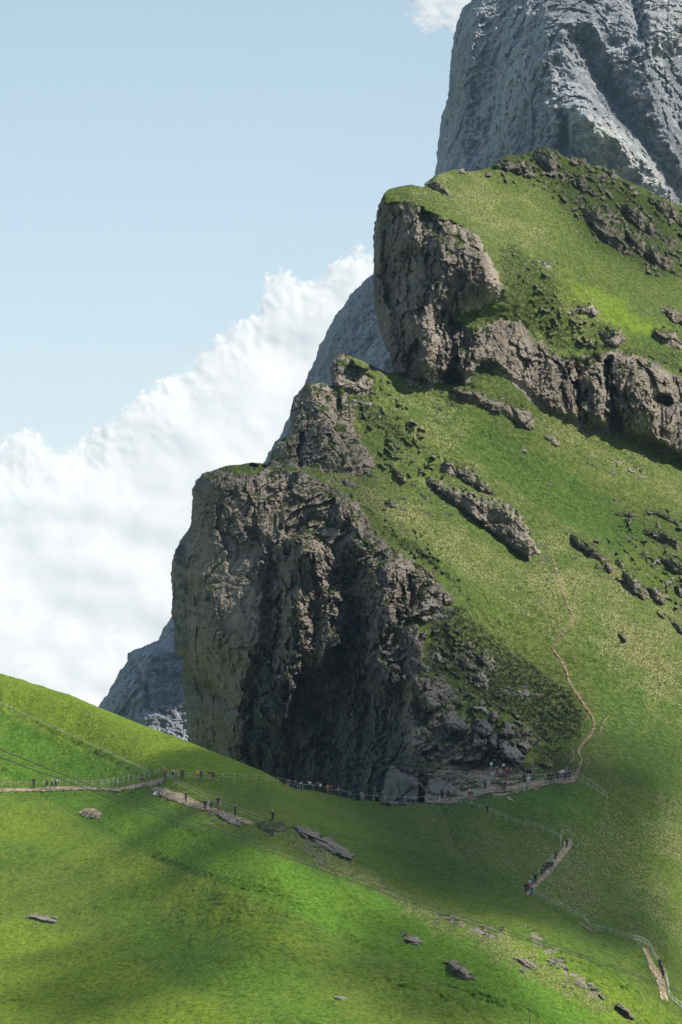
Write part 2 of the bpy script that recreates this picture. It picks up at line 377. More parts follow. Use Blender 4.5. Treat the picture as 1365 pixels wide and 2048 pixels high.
bn = [(700, 740), (790, 746), (822, 755), (846, 760), (895, 767), (939, 767), (953, 735), (978, 735), (1002, 752), (1041, 777), (1070, 811), (1114, 835), (1138, 845), (1187, 860), (1226, 869), (1285, 884), (1365, 926), (2000, 1200), (2000, 0), (700, 0)]
up = sstep(-3, 3, poly_sdf(XM, YM, bn)+nz*.9-5)
dGr = np.where(up > .5, dG2, dG1)
# gentle relief of the grassland: ribs and runnels down the fall line, hummocks
Pg = W(XM, YM, dGr)
fx = Pg[..., 0]*.55+Pg[..., 2]*.83; fy = Pg[..., 0]*.83-Pg[..., 2]*.55
relief = 3.0*fbm(fx/26, fy/60, 0*fx, 4, gain=.5) + .55*fbm(Pg[..., 0]/3.2, Pg[..., 2]/2.2, Pg[..., 1]/6, 3, gain=.6)
tuftn = perlin(Pg[..., 0]/.62, Pg[..., 2]/.42, Pg[..., 1]/.8)+.6*perlin(Pg[..., 0]/.33+9, Pg[..., 2]/.25, Pg[..., 1]/.4)
pl = poly_sdf(XM, YM, [(838, 1606), (838, 1545), (888, 1528), (930, 1526), (1000, 1538), (1060, 1556), (1110, 1556), (1152, 1550), (1150, 1566), (1105, 1570), (1048, 1585), (960, 1598), (900, 1608)])
flat = sstep(-14, 6, pl)
flat = np.maximum(flat, sstep(26, 8, line_d(XM, YM, [(700, 1603), (835, 1605), (880, 1606), (945, 1594), (1048, 1583), (1128, 1561), (1152, 1555)])))
dGr = dGr - relief*(1-flat) - (.16+.25*(1-up)*0)*tuftn*(1-flat)
# bands of broken rock breaking through the turf, running with the beds
ux_, uy_ = XM*.74+YM*.67, YM*.74-XM*.67
bnd = ridged(ux_/70, uy_/22+.6*fbm(ux_/50, uy_/50, 0*XM+4, 2), 0*XM+8, 4, gain=.55)-1.25
emb = np.zeros(XM.shape, f32)
for p_, w_ in (([(960, 338), (1090, 290), (1200, 330), (1400, 420), (1400, 560), (1320, 560), (1230, 510), (1150, 440), (1100, 380), (1000, 370)], .62), ([(1130, 1060), (1200, 1070), (1270, 1010), (1400, 1020), (1400, 1300), (1330, 1240), (1240, 1180), (1160, 1110)], .55),
               ([(880, 760), (990, 780), (1080, 860), (1060, 870), (960, 820), (890, 790)], .3), ([(600, 940), (760, 1000), (880, 1080), (940, 1180), (900, 1190), (840, 1130), (740, 1050), (690, 985)], .45), ([(860, 1230), (960, 1290), (1060, 1450), (1060, 1500), (960, 1500), (880, 1400)], .6),
               ([(680, 700), (790, 760), (850, 860), (900, 960), (820, 960), (740, 920), (700, 820)], .5), ([(1020, 500), (1120, 560), (1180, 640), (1260, 700), (1400, 720), (1400, 760), (1200, 705), (1080, 670)], .5), ([(860, 920), (940, 920), (1010, 1000), (1090, 1100), (1060, 1120)], .35)):
    emb = np.maximum(emb, w_*sstep(-18, 14, poly_sdf(XM, YM, p_)+14*fbm(XM/30, YM/30, 0*XM+3, 3)))
emk = sstep(.62, .95, bnd*.55+emb+.25*fbm(XM/9, YM/7, 0*XM+5, 3, gain=.65))*(emb > .02)
vE, eE = facets(Pg[..., 0]/2.2, Pg[..., 1]/5, Pg[..., 2]/2.4, 1.5, 33)
dGr = dGr - emk*(1-flat)*(1.6+1.6*vE+.8*bnd)
# shrubby bank above the plateau : deep tussocks in rows
shrubs = [[(866, 1238), (905, 1209), (945, 1215), (900, 1150), (850, 1100), (760, 1050), (735, 1020), (800, 1090), (905, 1165), (940, 1190), (935, 1230), (985, 1270), (1040, 1310), (1090, 1350), (1140, 1380), (1170, 1430), (1160, 1475), (1080, 1490), (1060, 1450), (985, 1420), (930, 1370), (860, 1340), (855, 1290)],
 [(1060, 1488), (1130, 1492), (1150, 1540), (1100, 1552), (1060, 1540), (1070, 1510)],
 [(690, 760), (730, 800), (800, 850), (830, 880), (860, 900), (800, 890), (760, 860), (715, 840), (700, 800)],
 [(930, 621), (960, 628), (1000, 620), (1060, 640), (1080, 680), (1060, 672), (1030, 655), (960, 655)],
 [(940, 735), (990, 730), (1010, 760), (960, 760), (945, 790), (935, 770)],
 [(1020, 480), (1070, 520), (1110, 560), (1130, 640), (1160, 690), (1230, 690), (1370, 700), (1370, 750), (1240, 705), (1100, 700), (1060, 640), (1010, 580), (990, 520)],
 [(455, 934), (500, 925), (530, 932), (535, 946), (505, 942), (470, 944)],
 [(1130, 330), (1200, 345), (1290, 400), (1365, 440), (1400, 560), (1300, 550), (1230, 500), (1150, 420), (1090, 370), (1060, 330), (1100, 310)]]
shr = np.zeros(XM.shape, f32)
for k, p_ in enumerate(shrubs):
    w_ = [.95, .9, .8, .7, .55, .5, .8, .45][k]
    shr = np.maximum(shr, w_*sstep(-9, 12, poly_sdf(XM, YM, p_)+9*fbm(XM/12, YM/9, 0*XM+k, 3)))
row = perlin(fx/1.0, fy/2.6, 0*fx)+.6*perlin(fx/.55+7, fy/1.2, 0*fx)
dGr = dGr - .5*shr*row
# --- rock faces
def rockdisp(P, a=1.0, seed=0):
    x, y, z = P[..., 0], P[..., 1], P[..., 2]
    wx = x+2.6*perlin(x/8, y/8, z/7+5)+.7*perlin(x/2.2, y/3, z/2+5); wz = z+2.6*perlin(x/8+9, y/8, z/7)+.6*perlin(x/2.4+9, y/3, z/2)
    v1, e1 = facets(wx/10.0, y/16., wz/15.0, 1.2, seed); v2, e2 = facets(wx/3.6, y/6., wz/5.2, 1.4, seed+11); v3, e3 = facets(wx/1.2, y/2., wz/1.5, 1.6, seed+23)
    m = sstep(-.3, .4, fbm(x/12, y/12, z/12+seed, 2))
    fl = ridged(wx/3.4, y/9, wz/26, 3)
    bed = (wz+.25*wx)/2.6+.9*fbm(x/9, y/9, z/14+seed, 2); bf = bed-np.floor(bed); v4, e4 = facets(wx/5.5, y/8., wz/11.0, 2.2, seed+31)
    return a*(3.2*v1 - .6*np.exp(-e1/.025) + (.8+.9*m)*v2 - (.3+.4*m)*np.exp(-e2/.03) + (.3+.5*m)*v3 - .2*np.exp(-e3/.05) + .45*fl + 1.3*v4 - .35*np.exp(-e4/.03) + .55*(.5-bf)*sstep(-.3, .3, fbm(x/10, y/10, z/8+seed, 2)) + .42*fbm(x/3.0, y/4, z/3.0, 5, gain=.68))
def rel(pts): # rock interior points
    return TPS(pts, 1e-3)
c1pts = [(a, b, c) for a, b, c in g1pts if poly_sdf(np.array([[a]]), np.array([[b]]), C1)[0, 0] > -8 and b < 1536] + [
 (384, 1021, 840), (345, 1150, 850), (350, 1290, 850), (372, 1400, 846), (384, 1560, 846), (372, 1150, 836), (400, 1290, 830), (440, 1150, 829), (450, 1000, 833), (460, 1300, 823), (480, 1500, 818), (430, 1450, 828),
 (560, 1000, 832), (560, 1100, 823), (560, 1250, 816), (600, 1550, 806), (650, 1020, 824), (650, 1150, 814), (650, 1300, 806), (700, 1500, 794), (720, 1100, 811), (740, 1200, 805), (780, 1500, 774), (800, 1200, 800), (790, 1600, 756), (800, 1400, 784), (800, 1300, 792), (850, 1480, 767), (600, 1700, 806)]
dC1 = rel(c1pts)(XM, YM)
jag = facets(XM/17., YM/30., 0*XM+.5, 2.0, 77)[0]
def add(d, pts, w, a, p=1.3): d -= a*bump_ridge(XM+6*crn+13*jag, YM+10*jag, pts, w, p)
# buttresses, gullies, nose overhang of the front cliff
add(dC1, [(612, 1096), (598, 1160), (592, 1220), (600, 1280), (575, 1350), (548, 1420)], 42, 13, 1.0)
add(dC1, [(625, 1110), (645, 1180), (660, 1260), (640, 1330)], 34, 8, 1.0)
add(dC1, [(785, 1150), (772, 1210), (760, 1280), (770, 1360)], 44, 12, 1.0)
add(dC1, [(850, 1190), (830, 1260), (815, 1340), (825, 1450), (840, 1540)], 50, 6, 1.2)
add(dC1, [(700, 1010), (720, 1090), (735, 1160)], 40, 4)
add(dC1, [(545, 1130), (540, 1200), (545, 1260), (520, 1330), (500, 1400), (492, 1500), (500, 1560)], 22, -5, 1.0)
add(dC1, [(700, 1120), (705, 1180), (712, 1260), (690, 1330), (640, 1420)], 34, -7, 1.0)
add(dC1, [(650, 1170), (700, 1150), (740, 1110)], 24, -4)
add(dC1, [(820, 1165), (826, 1210), (812, 1235)], 22, -6)
add(dC1, [(640, 1125), (634, 1180), (628, 1240), (615, 1290), (596, 1300)], 7, -3, .8)
add(dC1, [(580, 1060), (640, 1040), (680, 1050)], 16, -3, 1)
add(dC1, [(500, 1065), (540, 1085), (545, 1110)], 14, -2.5, 1)
add(dC1, [(424, 1230), (450, 1300), (500, 1310)], 120, 4, 1.6)
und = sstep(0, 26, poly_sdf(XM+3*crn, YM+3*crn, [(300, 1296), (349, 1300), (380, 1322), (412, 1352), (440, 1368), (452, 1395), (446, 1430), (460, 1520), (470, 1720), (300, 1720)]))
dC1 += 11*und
low = sstep(-30, 60, poly_sdf(XM+8*crn, YM, [(520, 1330), (600, 1310), (640, 1330), (720, 1300), (790, 1330), (800, 1400), (800, 1560), (780, 1720), (480, 1720), (480, 1480), (500, 1400)]))
dC1 += 4*low
for k, (xx, a) in enumerate([(560, 5), (640, 4.5), (705, 5), (752, 4)]):
    add(dC1, [(xx+30, 1340), (xx+8, 1420), (xx-8, 1500), (xx-14, 1620)], 26, a, 1.0)
PC1 = W(XM, YM, dC1); rd1 = rockdisp(PC1, 1.0)
roll1 = 9*np.exp(-np.clip(sdfM, 0, 99)/11.)
lf = sstep(-20, 40, poly_sdf(XM, YM, [(300, 1060), (420, 1060), (530, 1130), (545, 1260), (490, 1420), (480, 1700), (300, 1700)]))
dC1 = dC1 - rd1*(1-.45*lf)*(.25+.75*sstep(0, 30, sC1)) + roll1
t2pts = [(535, 931, 850), (555, 880, 862), (580, 860, 868), (585, 800, 872), (613, 767, 872), (647, 763, 872), (687, 779, 874), (714, 815, 870), (749, 925, 855), (743, 955, 850), (706, 950, 846), (613, 936, 842), (600, 860, 858), (650, 860, 858), (690, 900, 851), (640, 820, 866), (630, 910, 846)]
dT2 = rel(t2pts)(XM, YM)
add(dT2, [(640, 868), (660, 900), (690, 925), (725, 940)], 34, 5, 1.1); add(dT2, [(610, 850), (608, 900), (600, 932)], 10, -4, 1)
add(dT2, [(625, 775), (640, 830), (650, 850)], 34, 4, 1.1); add(dT2, [(595, 800), (600, 850), (575, 900)], 20, 3)
dT2 = dT2 - .8*rockdisp(W(XM, YM, dT2), 1, 40)*(.3+.7*sstep(0, 20, sT2)) + 5*np.exp(-np.clip(sdfM, 0, 99)/8.)
dP2 = dG1 - 2.5*sstep(0, 14, sP2) - .7*rockdisp(W(XM, YM, dG1), 1, 50) + 4*np.exp(-np.clip(sdfM, 0, 99)/6.)
c2pts = [(a, b, c) for a, b, c in g2pts if poly_sdf(np.array([[a]]), np.array([[b]]), C2)[0, 0] > -8] + [
 (790, 746, 884), (846, 760, 884), (895, 767, 886), (953, 735, 890), (1002, 752, 894), (1070, 811, 901), (1138, 845, 907), (1226, 869, 914), (1365, 926, 926), (1700, 1080, 965),
 (747, 553, 918), (750, 450, 922), (749, 616, 914), (765, 670, 902), (783, 718, 892), (840, 550, 898), (830, 650, 888), (900, 550, 892), (950, 560, 890), (800, 480, 908), (880, 700, 884), (910, 690, 890), (1200, 780, 914), (1050, 730, 903), (1330, 830, 922), (1285, 760, 916)]
dC2 = rel(c2pts)(XM, YM)
add(dC2, [(860, 430), (850, 500), (800, 540), (790, 600)], 30, -4, 1.1)
add(dC2, [(770, 470), (775, 560), (790, 640), (815, 720)], 14, -4, 1)
add(dC2, [(905, 480), (960, 520), (985, 570)], 40, 4); add(dC2, [(870, 480), (880, 560), (850, 640), (850, 720)], 60, 4.5, 1.3)
add(dC2, [(905, 640), (912, 690), (900, 760)], 26, -6, 1); add(dC2, [(955, 660), (945, 700), (935, 740)], 22, 4)
add(dC2, [(1150, 740), (1160, 790), (1165, 850)], 9, -5, .9); add(dC2, [(1213, 720), (1222, 790), (1230, 850), (1235, 880)], 16, -8, .9)
add(dC2, [(1100, 740), (1110, 800), (1120, 840)], 40, 4, 1.1); add(dC2, [(1280, 760), (1290, 820)], 45, 4, 1.1); add(dC2, [(1190, 740), (1195, 830)], 26, 3.5, 1.1)
cav = sstep(0, 10, poly_sdf(XM+2*crn, YM+2*crn, [(1300, 795), (1318, 782), (1342, 788), (1352, 808), (1335, 818), (1310, 810)])); dC2 += 9*cav
cav2 = sstep(0, 9, poly_sdf(XM+2*crn, YM+2*crn, [(875, 764), (885, 742), (905, 730), (925, 742), (932, 768), (900, 775)])); dC2 += 9*cav2
cav3 = sstep(0, 9, poly_sdf(XM+2*crn, YM, [(805, 760), (815, 700), (835, 670), (848, 690), (842, 720), (850, 762)])); dC2 += 4*cav3
P_ = W(XM, YM, dC2)
bl_ = line_d(XM, YM, bn[1:-2])
dC2 = dC2 - (.8*rockdisp(P_, 1, 70) + 1.2*(ridged(P_[..., 0]/3.4, P_[..., 1]/12, P_[..., 2]/30+4, 3)-1.2))*(.05+.95*sstep(0, 22, sC2)) + 8*np.exp(-np.clip(sdfM, 0, 99)/9.)*(XM < 800)
lw = np.exp(-(bl_/11.)**2)*(XM > 960); dC2 = dC2*(1-lw)+(dG1+.6)*lw
# --- combine
bl = lambda s: sstep(-2.5, 2.5, s)
rockM = np.zeros(XM.shape, f32)
dM = dGr.copy()
for s_, d_ in ((sC2, dC2), (sP2, dP2), (sT2, dT2), (sC1, dC1)):
    b = bl(s_); dM = dM*(1-b)+d_*b; rockM = np.maximum(rockM, sstep(-3, 3, s_))
dM = dM + 2.5*np.exp(-np.clip(sdfM, 0, 99)/5.)*(1-rockM)
# grass on ledges of the rock, where the surface looks up
def normals(X, Y, D):
    P = W(X, Y, D); a = np.zeros_like(P); b = np.zeros_like(P)
    a[:, 1:-1] = P[:, 2:]-P[:, :-2]; b[1:-1] = P[:-2]-P[2:]
    n = np.cross(a, b); n /= np.linalg.norm(n, axis=2, keepdims=True)+1e-9
    return n
def blur(a, n):
    for _ in range(n):
        a = (a + np.roll(a, 1, 0)+np.roll(a, -1, 0)+np.roll(a, 1, 1)+np.roll(a, -1, 1))/5
    return a
nM = normals(XM, YM, blur(dM, 6))
ledge = sstep(.62, .85, nM[..., 2]+.22*crn)*rockM
moss = np.maximum.reduce([sstep(-6, 8, poly_sdf(XM, YM, p_)+10*crn) for p_ in (
 [(655, 1130), (690, 1150), (720, 1120), (735, 1060), (745, 1060), (740, 1130), (700, 1170), (670, 1160)], [(655, 1265), (700, 1250), (715, 1230), (712, 1290), (680, 1310)],
 [(600, 1038), (650, 1028), (680, 1040), (640, 1050)], [(612, 765), (690, 779), (716, 815), (715, 850), (690, 850), (665, 800), (640, 790)], [(1210, 705), (1180, 740), (1120, 720), (1060, 690), (1100, 690)], [(800, 405), (870, 430), (900, 470), (860, 440)],
 [(930, 622), (975, 655), (960, 690), (935, 660)], [(560, 870), (540, 920), (535, 935), (560, 900)])])*rockM
keep = np.clip(1-.8*ledge*sstep(-.1, .3, crn)-.75*moss*sstep(-.2, .3, crn), 0, 1)
rock_at = np.maximum(rockM*keep, emk*(1-flat)*sstep(-.5, .15, .5-nM[..., 2]*.5+.5*crn))
shrub_at = np.clip(shr*(1-rockM)+rockM*np.maximum(ledge*.75, moss*.95), 0, 1)
# --- colours of the grass that belong to it
def reg(X, Y, p_, soft, n=0): return sstep(-soft, soft, poly_sdf(X, Y, p_)+n)
nn = 26*fbm(XM/60, YM/45, 0*XM+1, 4)
dry = np.zeros(XM.shape, f32)
for p_, w_ in (([(860, 345), (960, 341), (1060, 380), (1120, 470), (1080, 520), (1150, 600), (1240, 690), (1060, 690), (980, 610), (1000, 560), (940, 450), (850, 410), (800, 400)], .6),
               ([(620, 940), (760, 960), (860, 1010), (960, 1080), (1080, 1150), (1180, 1120), (1365, 1240), (1365, 1420), (1250, 1330), (1120, 1250), (1000, 1180), (900, 1130), (800, 1100), (720, 1020)], .75),
               ([(1060, 800), (1200, 880), (1365, 960), (1365, 1020), (1250, 960), (1120, 900), (1060, 850)], .6),
               ([(1100, 1050), (1220, 1140), (1300, 1220), (1365, 1270), (1365, 1450), (1240, 1330), (1150, 1250), (1060, 1120)], .9),
               ([(900, 1620), (1100, 1660), (1365, 1560), (1400, 1980), (1300, 1880), (1180, 1850), (1060, 1790), (980, 1720)], .5),
               ([(760, 1610), (900, 1640), (960, 1740), (880, 1690)], .5), ([(700, 730), (860, 780), (960, 900), (1080, 1010), (1000, 1000), (880, 930), (760, 850)], .5)):
    dry = np.maximum(dry, w_*reg(XM, YM, p_, 48, nn*1.5))
dry = dry*np.clip(.75+.7*fbm(Pg[..., 0]/9, Pg[..., 2]/6, Pg[..., 1]/30, 3, gain=.6), .1, 1.2)
lush = np.zeros(XM.shape, f32)
for p_, w_ in (([(940, 430), (1100, 560), (1300, 640), (1365, 700), (1300, 700), (1180, 600), (1040, 520)], .7), ([(800, 790), (960, 830), (1150, 960), (1300, 1060), (1240, 1110), (1060, 1000), (900, 900)], .9),
               ([(960, 1600), (1100, 1570), (1160, 1580), (1240, 1680), (1160, 1650), (1000, 1600)], .9), ([(1240, 1740), (1290, 1790), (1365, 1900), (1340, 1900), (1260, 1810)], 1), ([(1180, 1200), (1365, 1400), (1365, 1600), (1230, 1560), (1190, 1400), (1160, 1290)], .6),
               ([(870, 1680), (1040, 1770), (1060, 1795), (960, 1760), (880, 1720)], 1), ([(1060, 1780), (1160, 1810), (1280, 1880), (1200, 1860), (1080, 1810)], .7)):
    lush = np.maximum(lush, w_*reg(XM, YM, p_, 14, nn*.5))
stk = fbm(fx/2.6, fy/34, 0*fx+2, 3, gain=.6)
dry = np.clip(dry+.38*np.clip(stk, 0, 1)*(dry > .03), 0, 1.1); lush = np.clip(lush+.55*np.clip(-stk, 0, 1), 0, 1)
flow = reg(XM, YM, [(1120, 520), (1240, 580), (1320, 660), (1280, 690), (1180, 650), (1080, 560)], 25, nn)*.8
yel = reg(XM, YM, [(1120, 540), (1240, 600), (1320, 660), (1260, 670), (1160, 620)], 20, nn)*.7
band = perlin(XM/38, YM/5.5+XM/60, 0*XM+2)+.55*perlin(XM/15, YM/3.5, 0*XM+6)
dirt = sstep(-4, 4, pl+5*crn)*sstep(-.35, .15, band+.55*(poly_sdf(XM, YM, [(820, 1546), (888, 1531), (930, 1528), (1000, 1540), (960, 1556), (925, 1545), (880, 1548)]) > -3)-.1)
dirt = np.maximum(dirt, sstep(4, 0, np.abs(line_d(XM, YM, [(850, 1558), (900, 1575), (930, 1590)]))+2*crn))
shrub_at = np.maximum(shrub_at, sstep(-4, 4, pl)*(1-dirt)*.9)
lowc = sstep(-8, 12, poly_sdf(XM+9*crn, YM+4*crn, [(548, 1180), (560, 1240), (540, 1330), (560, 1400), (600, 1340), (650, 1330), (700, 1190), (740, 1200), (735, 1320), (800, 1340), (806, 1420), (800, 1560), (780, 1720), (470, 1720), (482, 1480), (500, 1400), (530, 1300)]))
shade_streak_m = np.clip(lowc*.75+.9*und*sstep(1440, 1340, YM)+.9*reg(XM, YM, [(350, 1080), (372, 1080), (378, 1300), (345, 1310)], 8, nn*.3)+.5*bump_ridge(XM+6*crn, YM, [(775, 440), (775, 560), (790, 640)], 18)+.7*bump_ridge(XM+6*crn, YM, [(1222, 740), (1232, 860)], 18)+.6*bump_ridge(XM+6*crn, YM, [(910, 660), (900, 760)], 24), 0, 1)*rockM  # dark rock streaks, plus painted shade below the overhang and in the lower recess
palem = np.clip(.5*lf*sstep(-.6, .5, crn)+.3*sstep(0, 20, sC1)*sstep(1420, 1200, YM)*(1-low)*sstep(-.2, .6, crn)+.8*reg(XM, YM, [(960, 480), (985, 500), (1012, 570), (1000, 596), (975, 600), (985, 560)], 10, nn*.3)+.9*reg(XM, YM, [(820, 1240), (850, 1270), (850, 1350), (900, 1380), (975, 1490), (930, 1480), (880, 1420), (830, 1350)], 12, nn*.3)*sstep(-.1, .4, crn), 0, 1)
G0 = np.array([760, 1603])
nmreg = [('grassy_mountainside', np.ones(XM.shape, bool)), ('cliff', (sC1 > 0)), ('rock_tower', (sC2 > 0)), ('rocky_ridge', (sT2 > 0) | (sP2 > 0))]
sdfMr = sdfM + 1.6*crn*np.where(rockM > .5, 1.3, .5)*(YM < 1600)
att = dict(rock=rock_at, shrub=shrub_at, dry=dry*(1-shr), lush=lush, yell=yel, flower=flow, dirt=dirt, wet=shade_streak_m, pale=palem, alp=1-.65*sstep(1540, 1620, YM))
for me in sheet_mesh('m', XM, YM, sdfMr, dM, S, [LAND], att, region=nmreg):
    o = link(me.name, me); o.name = me.name.split('.')[0]
    if o.name != 'grassy_mountainside': me.polygons.foreach_set('use_smooth', np.zeros(len(me.polygons), bool))
    tag(o, {'grassy_mountainside': 'steep green mountainside of grass with tussocks and trails', 'cliff': 'huge dark grey brown cliff rising behind the meadow',
            'rock_tower': 'upper rounded rock tower with its long vertical wall', 'rocky_ridge': 'jagged mossy rock ridge between the cliff and the upper tower'}[o.name], None, None, 'structure')
print('mountain', time.time()-T0)

# ================================================================== NEAR MEADOW
XG, YG = grid(-240, 1800, 1300, 2160, S)
crest = [(-300, 1240), (-150, 1296), (0, 1346), (18, 1352), (44, 1359), (67, 1368), (85, 1372), (100, 1378), (141, 1390), (164, 1400), (193, 1413), (243, 1433), (281, 1449), (352, 1474), (400, 1493), (417, 1500), (465, 1518), (524, 1542), (538, 1549),
 (564, 1566), (590, 1577), (634, 1583), (663, 1589), (714, 1601), (760, 1604), (835, 1606), (880, 1608)]
edge = [(893, 1640), (905, 1680), (930, 1722), (975, 1758), (1035, 1783), (1053, 1789), (1088, 1808), (1126, 1824), (1152, 1840), (1184, 1863), (1203, 1870), (1233, 1875), (1267, 1886), (1281, 1894), (1289, 1910), (1291, 1942), (1302, 1958), (1315, 1982), (1323, 2000), (1337, 2006), (1365, 2025), (1420, 2060), (1620, 2180), (1800, 2250)]
G_poly = crest+edge+[(1700, 2300), (-300, 2300)]
sdfG = poly_sdf(XG, YG, G_poly)
gp = [(-240, 1260, 900), (0, 1346, 830), (100, 1378, 806), (200, 1416, 778), (400, 1493, 722), (530, 1545, 690), (600, 1580, 690), (720, 1602, 702), (835, 1605, 712), (880, 1608, 715), (68, 1575, 745), (200, 1577, 722), (300, 1567, 700), (330, 1555, 694),
 (400, 1560, 688), (500, 1570, 682), (400, 1610, 655), (550, 1640, 622), (700, 1720, 612), (0, 1750, 660), (0, 1900, 600), (0, 2048, 540), (350, 1850, 582), (400, 2048, 515), (700, 1900, 560), (700, 2048, 515), (800, 1660, 668), (900, 1720, 640), (893, 1640, 689), (905, 1680, 664), (930, 1722, 643), (975, 1758, 627), (1053, 1789, 614), (1203, 1870, 600),
 (1000, 2048, 530), (1000, 1900, 560), (1281, 1894, 592), (1337, 2006, 578), (1200, 2048, 548), (1560, 2160, 560), (-240, 2160, 500), (-240, 1600, 760)]
dG = TPS(gp, 2e-4)(XG, YG)
PG = W(XG, YG, dG); gx, gy, gz = PG[..., 0], PG[..., 1], PG[..., 2]
cg = fbm(XG/14, YG/14, 0*XG+3.3, 3, gain=.6)
dip = lambda pts, w, a: a*bump_ridge(XG+4*cg, YG+3*cg, pts, w, 1.0)
rl = .9*fbm(gx/22, gy/40, 0*gx, 3) + .22*fbm(gx/4, gy/7, 0*gx+3, 3)
step = (dip([(20, 1420), (100, 1462), (200, 1515), (270, 1548)], 12, 1.2) + dip([(0, 1545), (100, 1602), (205, 1665), (320, 1725), (435, 1765), (560, 1800), (700, 1880), (840, 1950), (960, 2000), (1100, 2048)], 16, 1.6)
        - dip([(40, 1585), (150, 1580), (235, 1581)], 10, .8) - dip([(300, 1420), (200, 1385)], 30, .8))
rut = dip([(260, 1600), (330, 1640), (420, 1690)], 14, .7)+dip([(680, 1615), (760, 1655), (880, 1722), (960, 1765)], 9, .6)
dG = dG - 4.0*rl*sstep(0, 40, sdfG) + (.6*step) + .8*rut - .35*perlin(gx/.8, gy/1.6, gz/.5) - .2*perlin(gx/.4+5, gy/.8, gz/.3) + 5.*np.exp(-np.clip(sdfG, 0, 200)/10.)*(YG < 1595)*(XG < 800)
lg = .9*reg(XG, YG, [(0, 1425), (100, 1465), (270, 1545), (200, 1560), (0, 1560)], 8, 10*cg)
lg = np.maximum(lg, .9*reg(XG, YG, [(0, 1545), (60, 1580), (280, 1582), (420, 1650), (640, 1745), (800, 1800), (1000, 1900), (1250, 2048), (1100, 2048), (960, 2000), (700, 1880), (435, 1765), (205, 1665)], 7, 10*cg))
yg = .85*reg(XG, YG, [(0, 1340), (200, 1400), (400, 1480), (560, 1560), (330, 1555), (100, 1470), (0, 1418)], 10, 16*cg)
yg = np.maximum(yg, .6*reg(XG, YG, [(0, 1570), (200, 1690), (420, 1790), (640, 1900), (400, 1850), (150, 1720), (0, 1680)], 30, 20*cg))
yg = np.maximum(yg, .7*reg(XG, YG, [(1000, 1880), (1200, 1950), (1365, 2048), (1200, 2048), (1100, 1980)], 25, 20*cg))
yg = np.maximum(yg, .75*reg(XG, YG, [(-50, 1830), (120, 1860), (300, 1940), (520, 2060), (560, 2200), (-50, 2200)], 25, 22*cg))
lg = np.maximum(lg, .6*reg(XG, YG, [(200, 1800), (600, 1930), (700, 2048), (500, 2048), (300, 1930)], 25, 22*cg))
dg = .35*reg(XG, YG, [(640, 1615), (780, 1650), (900, 1735), (860, 1725), (760, 1665)], 8, 8*cg)
dg = np.maximum(dg, .45*reg(XG, YG, [(800, 1608), (893, 1600), (1000, 1765), (930, 1740), (850, 1680)], 14, 16*cg))
dg = np.maximum(dg, .9*reg(XG, YG, [(560, 1665), (640, 1690), (740, 1745), (800, 1790), (880, 1830), (930, 1880), (860, 1860), (760, 1780), (640, 1735), (580, 1690)], 10, 14*cg))
dg = np.maximum(dg, .7*reg(XG, YG, [(900, 1840), (1000, 1860), (1100, 1930), (1200, 1990), (1280, 2040), (1180, 2020), (1060, 1960), (960, 1900)], 12, 18*cg))
rk = reg(XG, YG, [(1040, 1850), (1075, 1870), (1120, 1920), (1170, 1960), (1215, 2000), (1180, 1985), (1130, 1945), (1070, 1890)], 5, 16*cg)*.55+reg(XG, YG, [(880, 1825), (930, 1845), (1000, 1875), (960, 1872), (900, 1850)], 4, 14*cg)*.55+reg(XG, YG, [(590, 1690), (640, 1705), (665, 1730), (630, 1715)], 4, 10*cg)*.6
fl = np.clip(.7*reg(XG, YG, [(60, 1425), (300, 1500), (560, 1570), (300, 1530), (100, 1470)], 20, 16*cg)+.5*reg(XG, YG, [(150, 1590), (500, 1680), (700, 1800), (400, 1740)], 30, 20*cg)+.25, 0, 1)
dtg = sstep(1.5, -1.5, line_d(XG, YG, [(1100, 1935), (1150, 1950), (1240, 2010)])-1.5+1.5*cg)*.5
meg = sheet_mesh('meadow', XG, YG, sdfG + .8*fbm(XG/5, YG/5, 0*XG+2, 2), dG, S, [LAND],
    dict(rock=rk, shrub=0*XG, dry=dg, lush=lg, yell=yg, flower=fl, dirt=dtg, wet=0*XG, pale=0*XG+.3, alp=np.maximum(.35*dg, .35*sstep(70, 0, sdfG)*sstep(800, 900, XG))), skirt=((6, 2), (16, 4), (30, 6)))
tag(link('meadow', meg), 'bright green meadow sloping down to the right in the foreground', kind='structure')
print('meadow', time.time()-T0)

# ================================================================== FAR MOUNTAINS
SF = 2.5
XF, YF = grid(90, 1700, -150, 1640, SF)
far_poly = [(1750, -400), (1100, -400), (985, -150), (950, -40), (943, 0), (927, 15), (919, 33), (912, 60), (910, 78), (903, 110), (901, 126), (898, 165), (897, 192), (886, 222), (884, 233), (879, 262), (877, 274), (873, 333), (868, 360), (850, 420), (800, 480),
 (748, 545), (735, 556), (715, 575), (700, 590), (680, 620), (668, 640), (655, 662), (640, 692), (630, 716), (619, 745), (611, 768), (560, 870), (480, 1000), (400, 1130), (345, 1232), (335, 1246), (328, 1258), (318, 1280), (300, 1288), (265, 1300), (258, 1306), (255, 1325),
 (240, 1340), (232, 1360), (215, 1385), (198, 1412), (165, 1460), (120, 1540), (60, 1660), (1750, 1660)]
cf = fbm(XF/20, YF/20, 0*XF, 4, gain=.6)
sdfF = poly_sdf(XF, YF, far_poly)+3*cf
